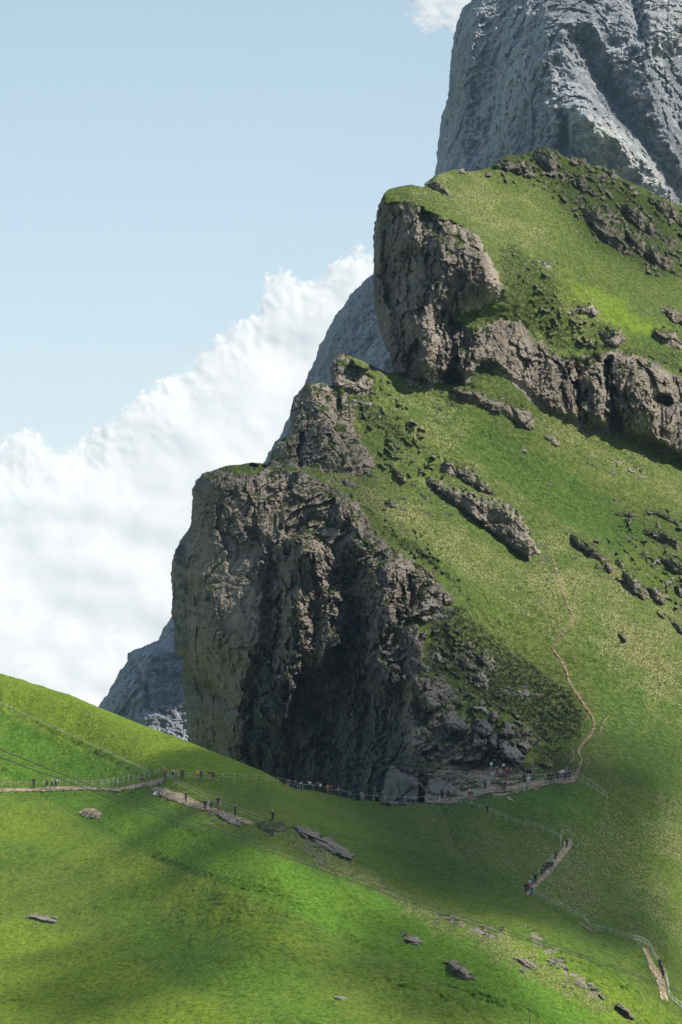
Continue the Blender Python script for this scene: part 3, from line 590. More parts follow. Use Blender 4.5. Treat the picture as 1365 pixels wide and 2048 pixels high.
dF = TPS([(940, 0, 3300), (870, 350, 3250), (748, 545, 3200), (611, 768, 3150), (345, 1232, 3050), (198, 1412, 3000), (60, 1660, 2950), (500, 1500, 2850), (700, 1000, 2950), (800, 700, 3020), (1000, 300, 3060), (1090, 300, 2980), (1100, 0, 3130), (1365, 300, 3080), (1365, 0, 3150), (1300, 100, 3080), (1240, 330, 2930), (1365, 500, 3000), (1700, 300, 3000), (1700, 1600, 2600), (1200, -150, 3250)], 1e-3)(XF, YF)
def addf(pts, w, a, p=1.1):
    global dF
    dF = dF - a*bump_ridge(XF+8*cf, YF+5*cf, pts, w, p)
addf([(1120, 60), (1100, 120), (1110, 200), (1100, 330), (1060, 420)], 150, 90)
addf([(1165, 225), (1200, 255), (1250, 290), (1300, 330), (1345, 400)], 70, 80)
addf([(1160, 80), (1190, 140), (1240, 215), (1290, 290), (1330, 345), (1365, 400)], 40, -60, 1.0)
addf([(1300, 70), (1290, 130), (1310, 220), (1365, 330)], 80, 90)
addf([(1360, 20), (1345, 60)], 50, 60)
addf([(1260, -60), (1275, 30), (1285, 70)], 26, -60)
addf([(1130, 230), (1128, 300), (1120, 340)], 14, -40)
addf([(960, 20), (940, 150), (925, 300), (920, 420)], 50, 50)
addf([(900, 350), (850, 480), (800, 620), (760, 760)], 110, 60)
addf([(740, 570), (690, 680), (660, 800)], 50, 35)
addf([(300, 1300), (290, 1400), (320, 1500)], 60, 40); addf([(262, 1310), (285, 1350), (300, 1420)], 12, -25)
PF = W(XF, YF, dF); x_, y_, z_ = PF[..., 0], PF[..., 1], PF[..., 2]
v1, e1 = facets(x_/95, y_/150, z_/120, 1.4, 5); v2, e2 = facets(x_/30, y_/50, z_/38, 1.5, 6); v3, e3 = facets(x_/11, y_/20, z_/13, 1.6, 8)
dF = dF - (14*v1 + 8*v2 + 4.5*v3 + 5*ridged(x_/26, y_/60, z_/90, 4) + 8*fbm(x_/22, y_/26, z_/13, 5, gain=.72) + 3*fbm(x_/40, y_/60, z_/6, 2)) + 60*np.exp(-np.clip(sdfF, 0, 200)/12)
pf = reg(XF, YF, [(1165, 225), (1215, 245), (1260, 290), (1320, 340), (1350, 400), (1260, 380), (1190, 330)], 18, 20*cf)*.9+reg(XF, YF, [(1290, 20), (1365, 0), (1400, 120), (1320, 110)], 20, 20*cf)*.8
mef = sheet_mesh('far_mountain', XF, YF, sdfF, dF, SF, [FAR], dict(pale=pf), skirt=((60, 2), (200, 5), (500, 8)))
mef.polygons.foreach_set('use_smooth', np.zeros(len(mef.polygons), bool))
tag(link('far_mountain', mef), 'distant blue grey limestone peak rising behind the grassy ridge', kind='structure')
me = raw_mesh('valley_floor', [(-9000, -3000, -420), (9000, -3000, -420), (9000, 9000, -420), (-9000, 9000, -420)], [(0, 1, 2, 3)], [LAND])
for k in ('rock', 'shrub', 'dry', 'lush', 'yell', 'flower', 'dirt', 'wet', 'pale', 'alp'):
    me.attributes.new(k, 'FLOAT', 'POINT')
tag(link('valley_ground', me), 'low green valley floor beyond the ridge', kind='structure')
print('far', time.time()-T0)

# ------------------------------------------------------------------ samplers: photo column/row -> point on the built ground
def sampler(X, Y, D):
    x0, y0, s = X[0, 0], Y[0, 0], X[0, 1]-X[0, 0]
    def f(px, py):
        px = np.asarray(px, float); py = np.asarray(py, float)
        u = np.clip((px-x0)/s, 0, D.shape[1]-1.001); v = np.clip((py-y0)/s, 0, D.shape[0]-1.001)
        i = u.astype(int); j = v.astype(int); a = u-i; b = v-j
        return (D[j, i]*(1-a)+D[j, i+1]*a)*(1-b)+(D[j+1, i]*(1-a)+D[j+1, i+1]*a)*b
    return f
sM = sampler(XM, YM, dM); sG = sampler(XG, YG, dG)
sMs = sampler(XM, YM, blur(dM, 14)); sGs = sampler(XG, YG, blur(dG, 14))
gsd = sampler(XG, YG, sdfG)
def dist(px, py, smooth=False):
    px = np.asarray(px, float); py = np.asarray(py, float)
    g = (gsd(px, py) > 0) & (py > 1301)
    return np.where(g, (sGs if smooth else sG)(px, py), (sMs if smooth else sM)(px, py))
def pt(px, py, off=0.0):
    d = float(dist(px, py))+off
    return Vector((d*(px-CX)/F, d, d*(HY-py)/F))

# ================================================================== CLOUDS IN THE SKY
def mat_cloud(name, dens='dens'):
    t = NT(name); t.n.remove(t.b)
    di = t.new('ShaderNodeBsdfDiffuse'); di.inputs[0].default_value = (.77, .745, .715, 1)
    tr = t.new('ShaderNodeBsdfTranslucent'); tr.inputs[0].default_value = (.77, .745, .715, 1)
    m1 = t.new('ShaderNodeMixShader'); m1.inputs[0].default_value = .55; t.l.new(di.outputs[0], m1.inputs[1]); t.l.new(tr.outputs[0], m1.inputs[2])
    tp = t.new('ShaderNodeBsdfTransparent'); m2 = t.new('ShaderNodeMixShader')
    t.put(m2.inputs[0], t.attr(dens)); t.l.new(tp.outputs[0], m2.inputs[1]); t.l.new(m1.outputs[0], m2.inputs[2]); t.l.new(m2.outputs[0], t.out.inputs[0])
    return t.m
CLOUD = mat_cloud('cloud_vapour')
def cloud_bank(name, poly, x0, x1, y0, y1, s, d0, slope, soft, rough, top_soft=9, seed=0, amp=1.0):
    X, Y = grid(x0, x1, y0, y1, s)
    X = X.astype(float); Y = Y.astype(float)
    puff = 1-np.abs(perlin(X/70, Y/60, 0*X+seed))*1.7 + .55*(1-np.abs(perlin(X/31, Y/28, 0*X+seed+3))*1.7) + .07*(1-np.abs(perlin(X/14, Y/13, 0*X+seed+5))*1.7) + .02*(1-np.abs(perlin(X/6.5, Y/6, 0*X+seed+9))*1.7)
    sd_ = poly_sdf(X, Y, poly)+rough*(puff-1.2)*12
    wis = fbm(X/60, Y/34, 0*X+seed+2, 5, gain=.55)
    dens = sstep(0, 1, (sd_+9*(1-np.abs(perlin(X/16, Y/15, 0*X+seed+7))*2)-4+6*fbm(X/9, Y/8, 0*X+seed, 4, gain=.65))/(soft*(.5+1.2*sstep(-.3, .4, wis))))
    D = d0 + slope*(y1-Y)*1.83 - amp*(16*blur(puff, 5)*np.exp(-np.clip(sd_, 0, 900)/55.) + 6*blur(puff, 30) + 45*fbm(X/170, Y/130, 0*X+seed, 2)) + 60*np.exp(-np.clip(sd_, 0, 400)/60.)
    return X, Y, sd_, D, dens, wis
bank = [(-300, 990), (-100, 900), (0, 884), (18, 862), (45, 846), (75, 852), (95, 872), (112, 886), (140, 884), (165, 868), (185, 856), (222, 830), (232, 818), (262, 795), (300, 764), (318, 757), (345, 752), (370, 720), (392, 700), (412, 690), (440, 660), (448, 642), (470, 634),
        (492, 634), (512, 605), (520, 568), (536, 545), (556, 530), (575, 528), (590, 532), (600, 552), (625, 556), (640, 548), (655, 530), (680, 504), (700, 487), (712, 478), (730, 482), (750, 495), (800, 510), (900, 560), (1000, 700), (1000, 1600), (-300, 1600)]
X, Y, s_, D, de, wis = cloud_bank('cloud_bank', bank, -200, 960, 440, 1560, 2.5, 14500, .95, 22, 1.0, amp=.8)
bil = ridged(X/80, Y/60, 0*X+3, 5, gain=.55)-1.3
de = de*(1-.10*sstep(-.2, .6, bil)-.16*sstep(850, 1250, Y)*sstep(-.35, .5, wis))
tag(link('cloud_bank', sheet_mesh('cloud_bank', X, Y, s_, D, 2.5, [CLOUD], dict(dens=de), skirt=None)), 'big white cumulus bank rising behind the rocks', kind='structure')
wisp = [(770, -60), (790, 0), (800, 30), (830, 55), (850, 70), (880, 62), (915, 70), (960, 90), (1000, 100), (1000, -60)]
X, Y, s_, D, de, wis = cloud_bank('cloud', wisp, 700, 1010, -60, 140, 2.5, 24000, .85, 40, 1.2, seed=20, amp=.6)
tag(link('cloud', sheet_mesh('cloud', X, Y, s_, D, 2.5, [CLOUD], dict(dens=de*.9), skirt=None)), 'thin white cloud wisp at the top beside the peak', kind='structure')

# ------------------------------------------------------------------ added clouds (out of frame), shaped to lay shade on the slopes
SHADE = mat_cloud('shade_cloud_vapour')
def overhead(poly, h, soft, k, seed, name='shade_cloud'):
    """an unseen cloud, outlined from the shadow wanted, put between the sun and the ground seen in poly (photo px)"""
    P = np.array([pt(min(max(x, 0), 1365), y, 0) for x, y in poly]) if seed < 90 else np.array([W(np.float64(x), np.float64(y), 3050.) for x, y in poly])
    t = (h-P[:, 2])/SUN[2]; Q = P[:, :2] + t[:, None]*SUN[:2]
    c = Q.mean(0); R = np.abs(Q-c).max()*1.3+soft*2
    n = 70; g = np.linspace(-R, R, n); GX, GY = np.meshgrid(g, g)
    sd_ = poly_sdf(GX, GY, Q-c)
    nz_ = fbm(GX/(soft*3), GY/(soft*3), 0*GX+seed, 4)
    de = k*sstep(-soft, soft, sd_+soft*.45*nz_)
    th = 30+70*np.sqrt(np.clip(sd_+soft, 0, None)/R)+12*nz_
    V = []; A = []
    V = np.concatenate([np.stack([GX+c[0], GY+c[1], h+0*GX], -1).reshape(-1, 3), np.stack([GX+c[0], GY+c[1], h+th], -1).reshape(-1, 3)])
    idx = np.arange(n*n).reshape(n, n)
    q = np.stack([idx[:-1, :-1], idx[:-1, 1:], idx[1:, 1:], idx[1:, :-1]], -1).reshape(-1, 4)
    q = q[(de.ravel()[q] > .002).any(1)]
    a1 = 1-np.sqrt(1-np.clip(de, 0, .999)); A = np.concatenate([a1.ravel(), a1.ravel()])
    Q_ = np.concatenate([q[:, ::-1], q+n*n]); u = np.unique(Q_); lut = np.zeros(2*n*n, int); lut[u] = np.arange(len(u))
    tag(link(name, raw_mesh(name, V[u], lut[Q_], [SHADE], dict(dens=A[u]))), 'unseen cloud shaped to shade the slope', kind='structure')
overhead([(-60, 1730), (200, 1745), (420, 1800), (640, 1860), (800, 1930), (980, 2060), (700, 2020), (560, 1940), (380, 1900), (200, 1850), (80, 1800), (-60, 1790)], 650, 6, .32, 1)
overhead([(700, 1560), (860, 1500), (1060, 1530), (1180, 1520), (1365, 1560), (1365, 1960), (1290, 1960), (1180, 1880), (1000, 1850), (800, 1780), (740, 1700), (680, 1630), (640, 1590)], 650, 9, .96, 2)
overhead([(700, 1790), (820, 1830), (980, 1900), (1060, 1990), (1120, 2048), (820, 2048), (700, 1960)], 650, 6, .8, 3)
overhead([(1130, 330), (1250, 350), (1365, 410), (1365, 560), (1280, 550), (1180, 500), (1120, 420)], 650, 9, .7, 4)
overhead([(870, 1240), (960, 1290), (1100, 1400), (1160, 1470), (1300, 1480), (1365, 1500), (1365, 1620), (1000, 1560), (860, 1500), (820, 1300)], 650, 11, .7, 5)
overhead([(1160, 980), (1365, 1010), (1365, 1180), (1300, 1120), (1200, 1060)], 650, 9, .4, 6)
overhead([(330, 960), (480, 930), (640, 960), (740, 1070), (880, 1200), (850, 1300), (840, 1500), (400, 1470), (350, 1400)], 650, 6, .8, 7)
overhead([(850, -150), (1150, -100), (1290, 10), (1270, 120), (1330, 180), (1400, 330), (1400, 420), (1350, 400), (1290, 320), (1190, 235), (1140, 240), (1150, 330), (900, 420), (700, 700), (560, 900), (850, 300)], 2100, 40, .6, 91)
overhead([(60, 1100), (480, 1100), (820, 1650), (60, 1650)], 2100, 40, .6, 92)

# ------------------------------------------------------------------ air
def box(name, lo, hi, mat):
    x0, y0, z0 = lo; x1, y1, z1 = hi
    V = [(x, y, z) for z in (z0, z1) for y in (y0, y1) for x in (x0, x1)]
    return link(name, raw_mesh(name, V, [(0, 2, 3, 1), (4, 5, 7, 6), (0, 1, 5, 4), (2, 6, 7, 3), (0, 4, 6, 2), (1, 3, 7, 5)], [mat], smooth=False))
t = NT('air'); t.n.remove(t.b); pv = t.new('ShaderNodeVolumePrincipled')
pv.inputs['Color'].default_value = (.48, .70, 1.0, 1); pv.inputs['Density'].default_value = HAZE = 2.0e-5; pv.inputs['Anisotropy'].default_value = .0
t.l.new(pv.outputs[0], t.out.inputs[1])
tag(box('haze', (-9100, -3100, -421), (9100, 9100, 980), t.m), 'thin blue mountain air', kind='stuff')
print('clouds', time.time()-T0)

# ================================================================== ROCK OUTCROPS AND BOULDERS (each one a thing)
def mat_rock():
    t = NT('outcrop_rock'); co = t.coord(); cs = t.coord((1, 1, .4))
    c = t.mix(t.ramp(t.noise(co, .3, 5, .65), .42, .58), (.118, .096, .076), (.215, .178, .14))
    c = t.mix(t.math('MULTIPLY', t.ramp(t.noise(cs, 1.1, 6, .7), .5, .62), .6), c, (.07, .066, .064))
    c = t.mix(t.math('MULTIPLY', t.ramp(t.noise(co, 3.0, 4, .8), .52, .64), .6), c, (.24, .215, .185))
    c = t.mix(t.math('MULTIPLY', t.attr('pale'), .55), c, (.38, .355, .32))
    e = t.math('ADD', t.attr('turf'), t.math('MULTIPLY', t.math('SUBTRACT', t.noise(co, 1.2, 4, .7), .5), .9))
    gr = t.mix(t.ramp(t.noise(co, 1.6, 4, .8), .44, .58), (.022, .035, .010), (.10, .12, .035))
    c = t.mix(t.ramp(e, .46, .56), c, gr)
    t.put(t.b.inputs['Base Color'], c); t.b.inputs['Roughness'].default_value = .93; t.b.inputs['Specular IOR Level'].default_value = .12
    t.put(t.b.inputs['Normal'], t.bump(t.noise(co, 1.3, 7, .8), 1.0, .45))
    return t.m
ROCK = mat_rock()
def outcrop(kind, poly, h, label, cat='rock', group=None, pale=0.0, turf=.3, seed=0, s=None, lean=0.0):
    """a rock seen in the outline poly, standing h metres proud of the slope"""
    P_ = np.array(poly, float); x0, y0 = P_.min(0)-6; x1, y1 = P_.max(0)+6
    sz = min(x1-x0, y1-y0)
    s = s or (1.0 if max(x1-x0, y1-y0) < 60 else 1.5)
    X, Y = grid(x0, x1, y0, y1, s)
    sd0 = poly_sdf(X, Y, P_)
    rough = min(6.0, .17*(sz-8)+.5)
    sd_ = sd0 + rough*fbm(X/11, Y/11, 0*X+seed, 4, gain=.65)
    base = dist(X, Y, True); m = (base[:, :].min() if False else base)
    Pw = W(X, Y, m); x, y, z = Pw[..., 0], Pw[..., 1], Pw[..., 2]
    k = max(.35, min(1.0, sz/45.))
    v1, e1 = facets(x/(5.2*k)+seed, y/(9*k), z/(5.5*k), 1.5, seed); v2, e2 = facets(x/(1.7*k), y/(3*k), z/(1.9*k)+seed, 1.5, seed+3)
    if kind == 'boulder':
        R = sd0.max(); r_ = np.clip(sd_/R, 0, 1)
        D = m - h*1.15*np.sqrt(np.clip(1-(1-r_)**2, 0, 1)) + .3
    else:
        ins = sd_ > 0
        yb = np.where(ins, Y, -1e9).max(0); yt = np.where(ins, Y, 1e9).min(0)
        ok_ = yb > 0; xi_ = X[0]
        if not ok_.any(): return None
        yb = np.interp(xi_, xi_[ok_], yb[ok_]); yt = np.interp(xi_, xi_[ok_], yt[ok_])
        ker = np.ones(9)/9; yb = np.convolve(np.pad(yb, 4, 'edge'), ker, 'valid'); yt = np.convolve(np.pad(yt, 4, 'edge'), ker, 'valid')
        db = dist(xi_, np.minimum(yb, 2100), True); sc_ = db/F
        tt = np.clip((yb[None]-Y)/np.maximum(yb-yt, 3)[None], -.2, 1.2)
        face = db[None] + .22*(yb[None]-Y)*sc_[None]
        face = np.maximum(face, m-1.5*h)
        face = m + (face-m)*(1-.8*sstep(.72, 1.1, tt+.15*fbm(X/9, Y/9, 0*X+seed, 2)))
        D = np.minimum(face, m+.3) - .25*h*(1-np.exp(-np.clip(sd_, 0, 99)/(3.*k+1.2))) + .4
    D = D - (1.7*k*v1 + .5*k*v2 - .6*np.exp(-e1/.03)*k + .2*k*fbm(x/1.5, y/2, z/1.2, 4, gain=.7))*sstep(0, 4, sd_)
    n = normals(X, Y, blur(D, 3))
    turf = turf + (.18 if P_[:, 1].mean() < 1560 else -.12)
    tf = np.clip(turf*(sstep(.45, .8, n[..., 2])*1.6+.25), 0, 1)
    name = kind
    me = sheet_mesh(name, X, Y, sd_, D, s, [ROCK], dict(pale=0*X+pale*(.5 if P_[:, 1].mean() > 1560 else 1)*sstep(-.1, .5, n[..., 2]+.3*v2), turf=tf), skirt=((1.2*k+.3, .6), (3*k+1, 1.5), (8*k+2, 3)))
    if len(me.polygons) == 0: return None
    me.polygons.foreach_set('use_smooth', np.zeros(len(me.polygons), bool))
    o = link(name, me); tag(o, label, cat, group or {'boulder': 'boulders at the cliff foot and on the slopes', 'rock outcrop': 'rock outcrops breaking through the turf', 'stone': 'small stones lying on the grass'}[cat]); return o

OC = [
 # (kind, outline, height, label, group, pale, turf)
 ('rock_outcrop', [(851, 962), (861, 952), (892, 968), (941, 983), (991, 996), (1034, 1017), (1059, 1058), (1068, 1089), (1062, 1123), (1034, 1107), (997, 1076), (953, 1045), (916, 1014), (873, 983)], 9, 'longest brown rock rib slanting across the middle of the green slope', None, .15, .12),
 ('rock_outcrop', [(1064, 1092), (1072, 1090), (1083, 1107), (1077, 1113), (1068, 1108)], 2, 'small block at the lower tip of the longest slanting rock rib', None, .3, 0),
 ('rock_outcrop', [(876, 930), (892, 917), (929, 925), (953, 940), (984, 977), (997, 992), (975, 990), (953, 977), (922, 958), (895, 950)], 5, 'half turfed rock rib just above the upper end of the longest rib', None, .1, .7),
 ('rock_outcrop', [(900, 775), (934, 770), (963, 777), (990, 790), (1017, 798), (1060, 815), (1075, 860), (1051, 860), (1012, 835), (973, 816), (919, 796)], 7, 'grey outcrop with a turf cap at the foot of the upper tower', None, .25, .55),
 ('rock_outcrop', [(1085, 874), (1104, 869), (1126, 889), (1112, 894)], 2.5, 'low flat slab on the grass below the long vertical wall', None, .1, .1),
 ('rock_outcrop', [(1041, 902), (1050, 896), (1063, 905), (1052, 910)], 1.5, 'small pale rock above the slope runnel left of the flat slab', None, .5, 0),
 ('rock_outcrop', [(1139, 1066), (1159, 1068), (1186, 1088), (1202, 1108), (1222, 1120), (1206, 1124), (1192, 1116), (1170, 1104), (1149, 1091)], 4, 'dark rock band at the upper end of the right hand chain of outcrops', None, 0, .35),
 ('rock_outcrop', [(1209, 1121), (1225, 1130), (1229, 1144), (1219, 1148), (1211, 1134)], 3, 'narrow rock tooth below the dark rock band', None, 0, .1),
 ('rock_outcrop', [(1229, 1119), (1246, 1119), (1252, 1134), (1243, 1140), (1233, 1130)], 3.5, 'rounded rock knob between the narrow tooth and the long brown rib on the right', None, .1, .2),
 ('rock_outcrop', [(1248, 1142), (1262, 1142), (1276, 1164), (1297, 1181), (1299, 1197), (1284, 1203), (1264, 1185), (1254, 1170)], 6, 'brown rock rib with a broad foot near the right edge of the photo', None, .1, .15),
 ('rock_outcrop', [(1293, 1171), (1311, 1173), (1330, 1197), (1328, 1212), (1315, 1205), (1303, 1187)], 5.5, 'brown rock block right beside the broad footed rib', None, .15, .15),
 ('rock_outcrop', [(1330, 1226), (1350, 1240), (1372, 1255), (1372, 1279), (1348, 1252)], 4.5, 'lowest rock rib of the chain, cut by the right edge', None, .2, .2),
 ('boulder', [(1237, 1268), (1248, 1262), (1256, 1273), (1254, 1283), (1244, 1277)], 2.6, 'single dark boulder alone on the straw coloured grass', None, 0, .1),
 ('rock_outcrop', [(1225, 1026), (1264, 1021), (1278, 1031), (1268, 1036), (1237, 1034)], 3, 'flat dark ledge with a pale tip on the green hollow', None, .2, .4),
 ('rock_outcrop', [(1290, 1017), (1330, 1023), (1354, 1039), (1358, 1056), (1346, 1050), (1325, 1037)], 4, 'dark outcrop right of the flat ledge, highest of three by the right edge', None, 0, .4),
 ('rock_outcrop', [(1276, 1060), (1307, 1056), (1342, 1064), (1364, 1091), (1354, 1103), (1330, 1087), (1311, 1074)], 5, 'grassy outcrop with a bare lower face, middle of three by the right edge', None, 0, .5),
 ('rock_outcrop', [(1317, 1113), (1344, 1109), (1372, 1122), (1372, 1150), (1354, 1150), (1338, 1138), (1327, 1125)], 6, 'bulging outcrop, lowest of three by the right edge', None, .1, .35),
 ('rock_outcrop', [(1352, 1170), (1372, 1162), (1372, 1202), (1358, 1194)], 4, 'rock cut by the right edge beside the brown block', None, 0, .3),
 # ridge top
 ('rock_outcrop', [(1065, 316), (1075, 297), (1090, 291), (1114, 300), (1118, 325), (1108, 350), (1088, 338)], 7, 'square rock crowning the grassy summit', None, .15, .3),
 ('rock_outcrop', [(980, 336), (997, 318), (1041, 312), (1060, 334), (1078, 353), (1065, 360), (1036, 343), (1005, 340)], 5, 'rocks along the ridge left of the summit rock', None, .1, .3),
 ('rock_outcrop', [(853, 368), (868, 352), (885, 366), (902, 390), (880, 384), (862, 376)], 4, 'rock at the top of the tower above the grass lip', None, .2, .15),
 ('boulder', [(915, 346), (919, 338), (928, 338), (931, 347)], 2.5, 'lone round boulder on the left ridge skyline', None, 0, 0),
 ('boulder', [(971, 352), (974, 341), (984, 342), (986, 354)], 2.5, 'small boulder below the ridge rocks left of the summit', None, 0, .1),
 ('rock_outcrop', [(1143, 370), (1152, 358), (1163, 348), (1176, 374), (1162, 384), (1154, 374)], 5, 'upright rock on the slope right below the summit rock', None, .1, .3),
 ('rock_outcrop', [(1148, 318), (1156, 313), (1168, 315), (1183, 332), (1170, 335), (1158, 327)], 3.5, 'low rocks on the skyline right of the summit', None, 0, .3),
 ('rock_outcrop', [(1196, 335), (1211, 331), (1250, 358), (1282, 376), (1262, 378), (1225, 354)], 4, 'long reddish rock band on the descending skyline', None, .1, .3),
 ('rock_outcrop', [(1294, 394), (1315, 392), (1338, 409), (1372, 438), (1372, 460), (1345, 440), (1318, 420)], 5, 'dark rocks where the skyline meets the right edge', None, 0, .3),
 ('rock_outcrop', [(1166, 412), (1197, 410), (1226, 446), (1246, 475), (1262, 508), (1248, 510), (1229, 497), (1192, 465), (1173, 441)], 7, 'long dark outcrop below the summit, left of its neighbours', None, 0, .25),
 ('rock_outcrop', [(1236, 412), (1262, 400), (1285, 421), (1309, 455), (1319, 482), (1285, 462), (1258, 441)], 6, 'dark outcrop under the reddish skyline band', None, 0, .3),
 ('rock_outcrop', [(1255, 462), (1285, 475), (1309, 489), (1355, 524), (1333, 543), (1292, 517), (1263, 499)], 6, 'lowest of the dark outcrops below the summit', None, 0, .35),
 ('rock_outcrop', [(1317, 616), (1333, 612), (1372, 626), (1372, 654), (1343, 640)], 5, 'dark hump of rock on the flowery meadow by the right edge', None, 0, .1),
 ('rock_outcrop', [(1187, 662), (1211, 653), (1241, 655), (1252, 679), (1236, 696), (1207, 684)], 5, 'turf capped outcrop above the long wall', None, .1, .5),
 ('rock_outcrop', [(1299, 660), (1328, 654), (1353, 665), (1372, 690), (1372, 702), (1343, 699), (1309, 679)], 6, 'bare knob above the long wall near the right edge', None, .2, .25),
 ('rock_outcrop', [(1151, 618), (1162, 608), (1180, 606), (1199, 621), (1192, 632), (1163, 628)], 4, 'pale cracked rocks amid the yellow flowers', None, .3, .15),
 ('rock_outcrop', [(1070, 520), (1090, 523), (1106, 536), (1102, 541), (1084, 530)], 2, 'thin rock sliver on the slope between tower and summit', None, .3, .2),
 # foot of the cliff
 ('boulder', [(836, 1224), (844, 1204), (864, 1196), (877, 1210), (866, 1225), (850, 1228)], 5, 'pale boulder perched on the cliff lip', None, .7, 0),
 ('boulder', [(834, 1236), (846, 1229), (862, 1228), (866, 1238), (851, 1245)], 3, 'small boulder just under the pale boulder on the lip', None, .5, 0),
 ('rock_outcrop', [(861, 1313), (870, 1304), (881, 1305), (895, 1325), (878, 1333)], 3.5, 'rock knob at the left edge of the shrubby slope', None, .6, .1),
 ('rock_outcrop', [(906, 1309), (925, 1304), (952, 1335), (938, 1340), (911, 1325)], 3.5, 'slanting rocks in the middle of the dark shrubs', None, .4, .2),
 ('rock_outcrop', [(938, 1349), (962, 1341), (980, 1362), (976, 1380), (952, 1370)], 5, 'rounded rock right below the slanting rocks in the shrubs', None, .6, .1),
 ('rock_outcrop', [(943, 1313), (969, 1300), (992, 1322), (988, 1338), (969, 1336), (955, 1320)], 5, 'highest right rock in the dark shrubs', None, .4, .2),
 ('boulder', [(837, 1396), (850, 1381), (870, 1379), (884, 1389), (886, 1409), (871, 1427), (847, 1420)], 6, 'big rounded boulder on the cliff corner', None, .25, .05),
 ('boulder', [(881, 1446), (898, 1428), (922, 1432), (940, 1453), (930, 1471), (895, 1465)], 6, 'big boulder below the one on the cliff corner', None, .35, .05),
 ('boulder', [(949, 1450), (959, 1435), (988, 1446), (989, 1463), (972, 1478), (952, 1466)], 5, 'boulder near the middle of the pile at the cliff foot', None, .35, .05),
 ('boulder', [(980, 1428), (988, 1422), (998, 1424), (998, 1440), (986, 1447)], 3.5, 'small dark boulder on top of the pile at the cliff foot', None, 0, .05),
 ('boulder', [(999, 1455), (1013, 1442), (1031, 1450), (1030, 1471), (1009, 1478), (999, 1470)], 5, 'grey boulder in the pile, left of the lone round one in shrubs', None, .2, .05),
 ('boulder', [(1039, 1461), (1053, 1452), (1067, 1460), (1061, 1471), (1046, 1471)], 3.5, 'round boulder in the shrubs right of the pile', None, .3, .1),
 ('boulder', [(996, 1506), (998, 1484), (1012, 1479), (1030, 1490), (1048, 1510), (1044, 1528), (1023, 1529), (1002, 1518)], 7, 'biggest pale boulder right above the crowd on the plateau', None, .6, 0),
 ('boulder', [(1034, 1486), (1056, 1476), (1068, 1500), (1048, 1508)], 4, 'boulder leaning on the right of the biggest pale boulder', None, .3, .05),
 ('boulder', [(938, 1479), (955, 1466), (976, 1483), (973, 1501), (945, 1495)], 4.5, 'boulder lowest left in the pile at the cliff foot', None, .25, .05),
 ('boulder', [(978, 1475), (996, 1466), (1003, 1490), (990, 1505), (975, 1494)], 4.5, 'boulder touching the left of the biggest pale boulder', None, .3, .05),
 ('rock_outcrop', [(871, 1485), (884, 1479), (903, 1480), (934, 1505), (930, 1521), (898, 1521), (876, 1506)], 5, 'turf topped block directly above the left end of the plateau', None, .4, .3),
 ('rock_outcrop', [(943, 1415), (965, 1409), (984, 1429), (975, 1431), (958, 1424)], 2.5, 'white weathered slabs above the boulder pile', None, .9, .05),
 ('rock_outcrop', [(1043, 1532), (1066, 1523), (1072, 1544), (1050, 1549)], 3, 'cracked rock behind the seated hikers', None, .2, .15),
 ('rock_outcrop', [(1076, 1526), (1100, 1519), (1106, 1536), (1082, 1536)], 2.5, 'dark low rocks behind the viewpoint crowd', None, .2, .3),
 ('rock_outcrop', [(1014, 1380), (1040, 1374), (1058, 1380), (1053, 1393), (1030, 1389)], 1.5, 'pale rock patch half sunk in the shrubs', None, .8, .4),
 ('rock_outcrop', [(760, 1612), (768, 1575), (777, 1535), (788, 1530), (813, 1546), (839, 1557), (851, 1574), (848, 1596), (838, 1608), (800, 1612)], 9, 'pointed crag with pale top standing behind the picnic table', None, .45, .12),
 ('rock_outcrop', [(851, 1572), (862, 1562), (884, 1564), (918, 1588), (900, 1592), (860, 1590)], 2.5, 'low rocks between the crag and the path', None, .4, .15),
 ('rock_outcrop', [(790, 1530), (850, 1530), (880, 1522), (905, 1524), (890, 1536), (850, 1552), (800, 1549)], 4, 'grey rock step at the left back of the plateau', None, .1, .2),
 # near meadow
 ('rock_outcrop', [(425, 1627), (443, 1622), (465, 1628), (480, 1643), (482, 1658), (465, 1651), (443, 1638)], 1.4, 'pale rocks beside the dirt path, left of the standing hiker', None, .4, .25),
 ('rock_outcrop', [(516, 1648), (538, 1642), (564, 1644), (572, 1650), (568, 1662), (553, 1673), (538, 1669), (524, 1658)], 2.2, 'mossy rock under the hiker in black', None, .25, .45),
 ('rock_outcrop', [(571, 1650), (597, 1651), (626, 1663), (663, 1678), (692, 1697), (709, 1712), (703, 1725), (681, 1717), (648, 1699), (619, 1684), (590, 1663)], 3.0, 'long brown rock ledge slanting down the near meadow', None, .3, .15),
 ('rock_outcrop', [(637, 1727), (648, 1722), (652, 1733), (643, 1736)], .8, 'tiny rock beside the cable below the long ledge', None, .4, .2),
 ('rock_outcrop', [(51, 1832), (67, 1825), (103, 1836), (116, 1846), (103, 1850), (77, 1842)], 1.2, 'low grey rock alone on the lower left meadow', None, .6, .3),
 ('rock_outcrop', [(667, 1995), (687, 1991), (698, 2000), (680, 2003)], .7, 'little grey rock near the bottom centre', None, .5, .3),
 ('rock_outcrop', [(802, 1877), (825, 1870), (847, 1889), (830, 1893)], 1.3, 'pinkish rock patch below the cable in the shaded meadow', None, .5, .2),
 ('rock_outcrop', [(890, 1924), (913, 1922), (939, 1945), (958, 1968), (934, 1963), (903, 1942)], 1.8, 'dark rock lowest of the two under the cable', None, .15, .2),
 ('rock_outcrop', [(1028, 1917), (1053, 1917), (1079, 1936), (1068, 1945), (1042, 1932)], 1.8, 'dark rock right of centre, upper of the two under the cable', None, .05, .15),
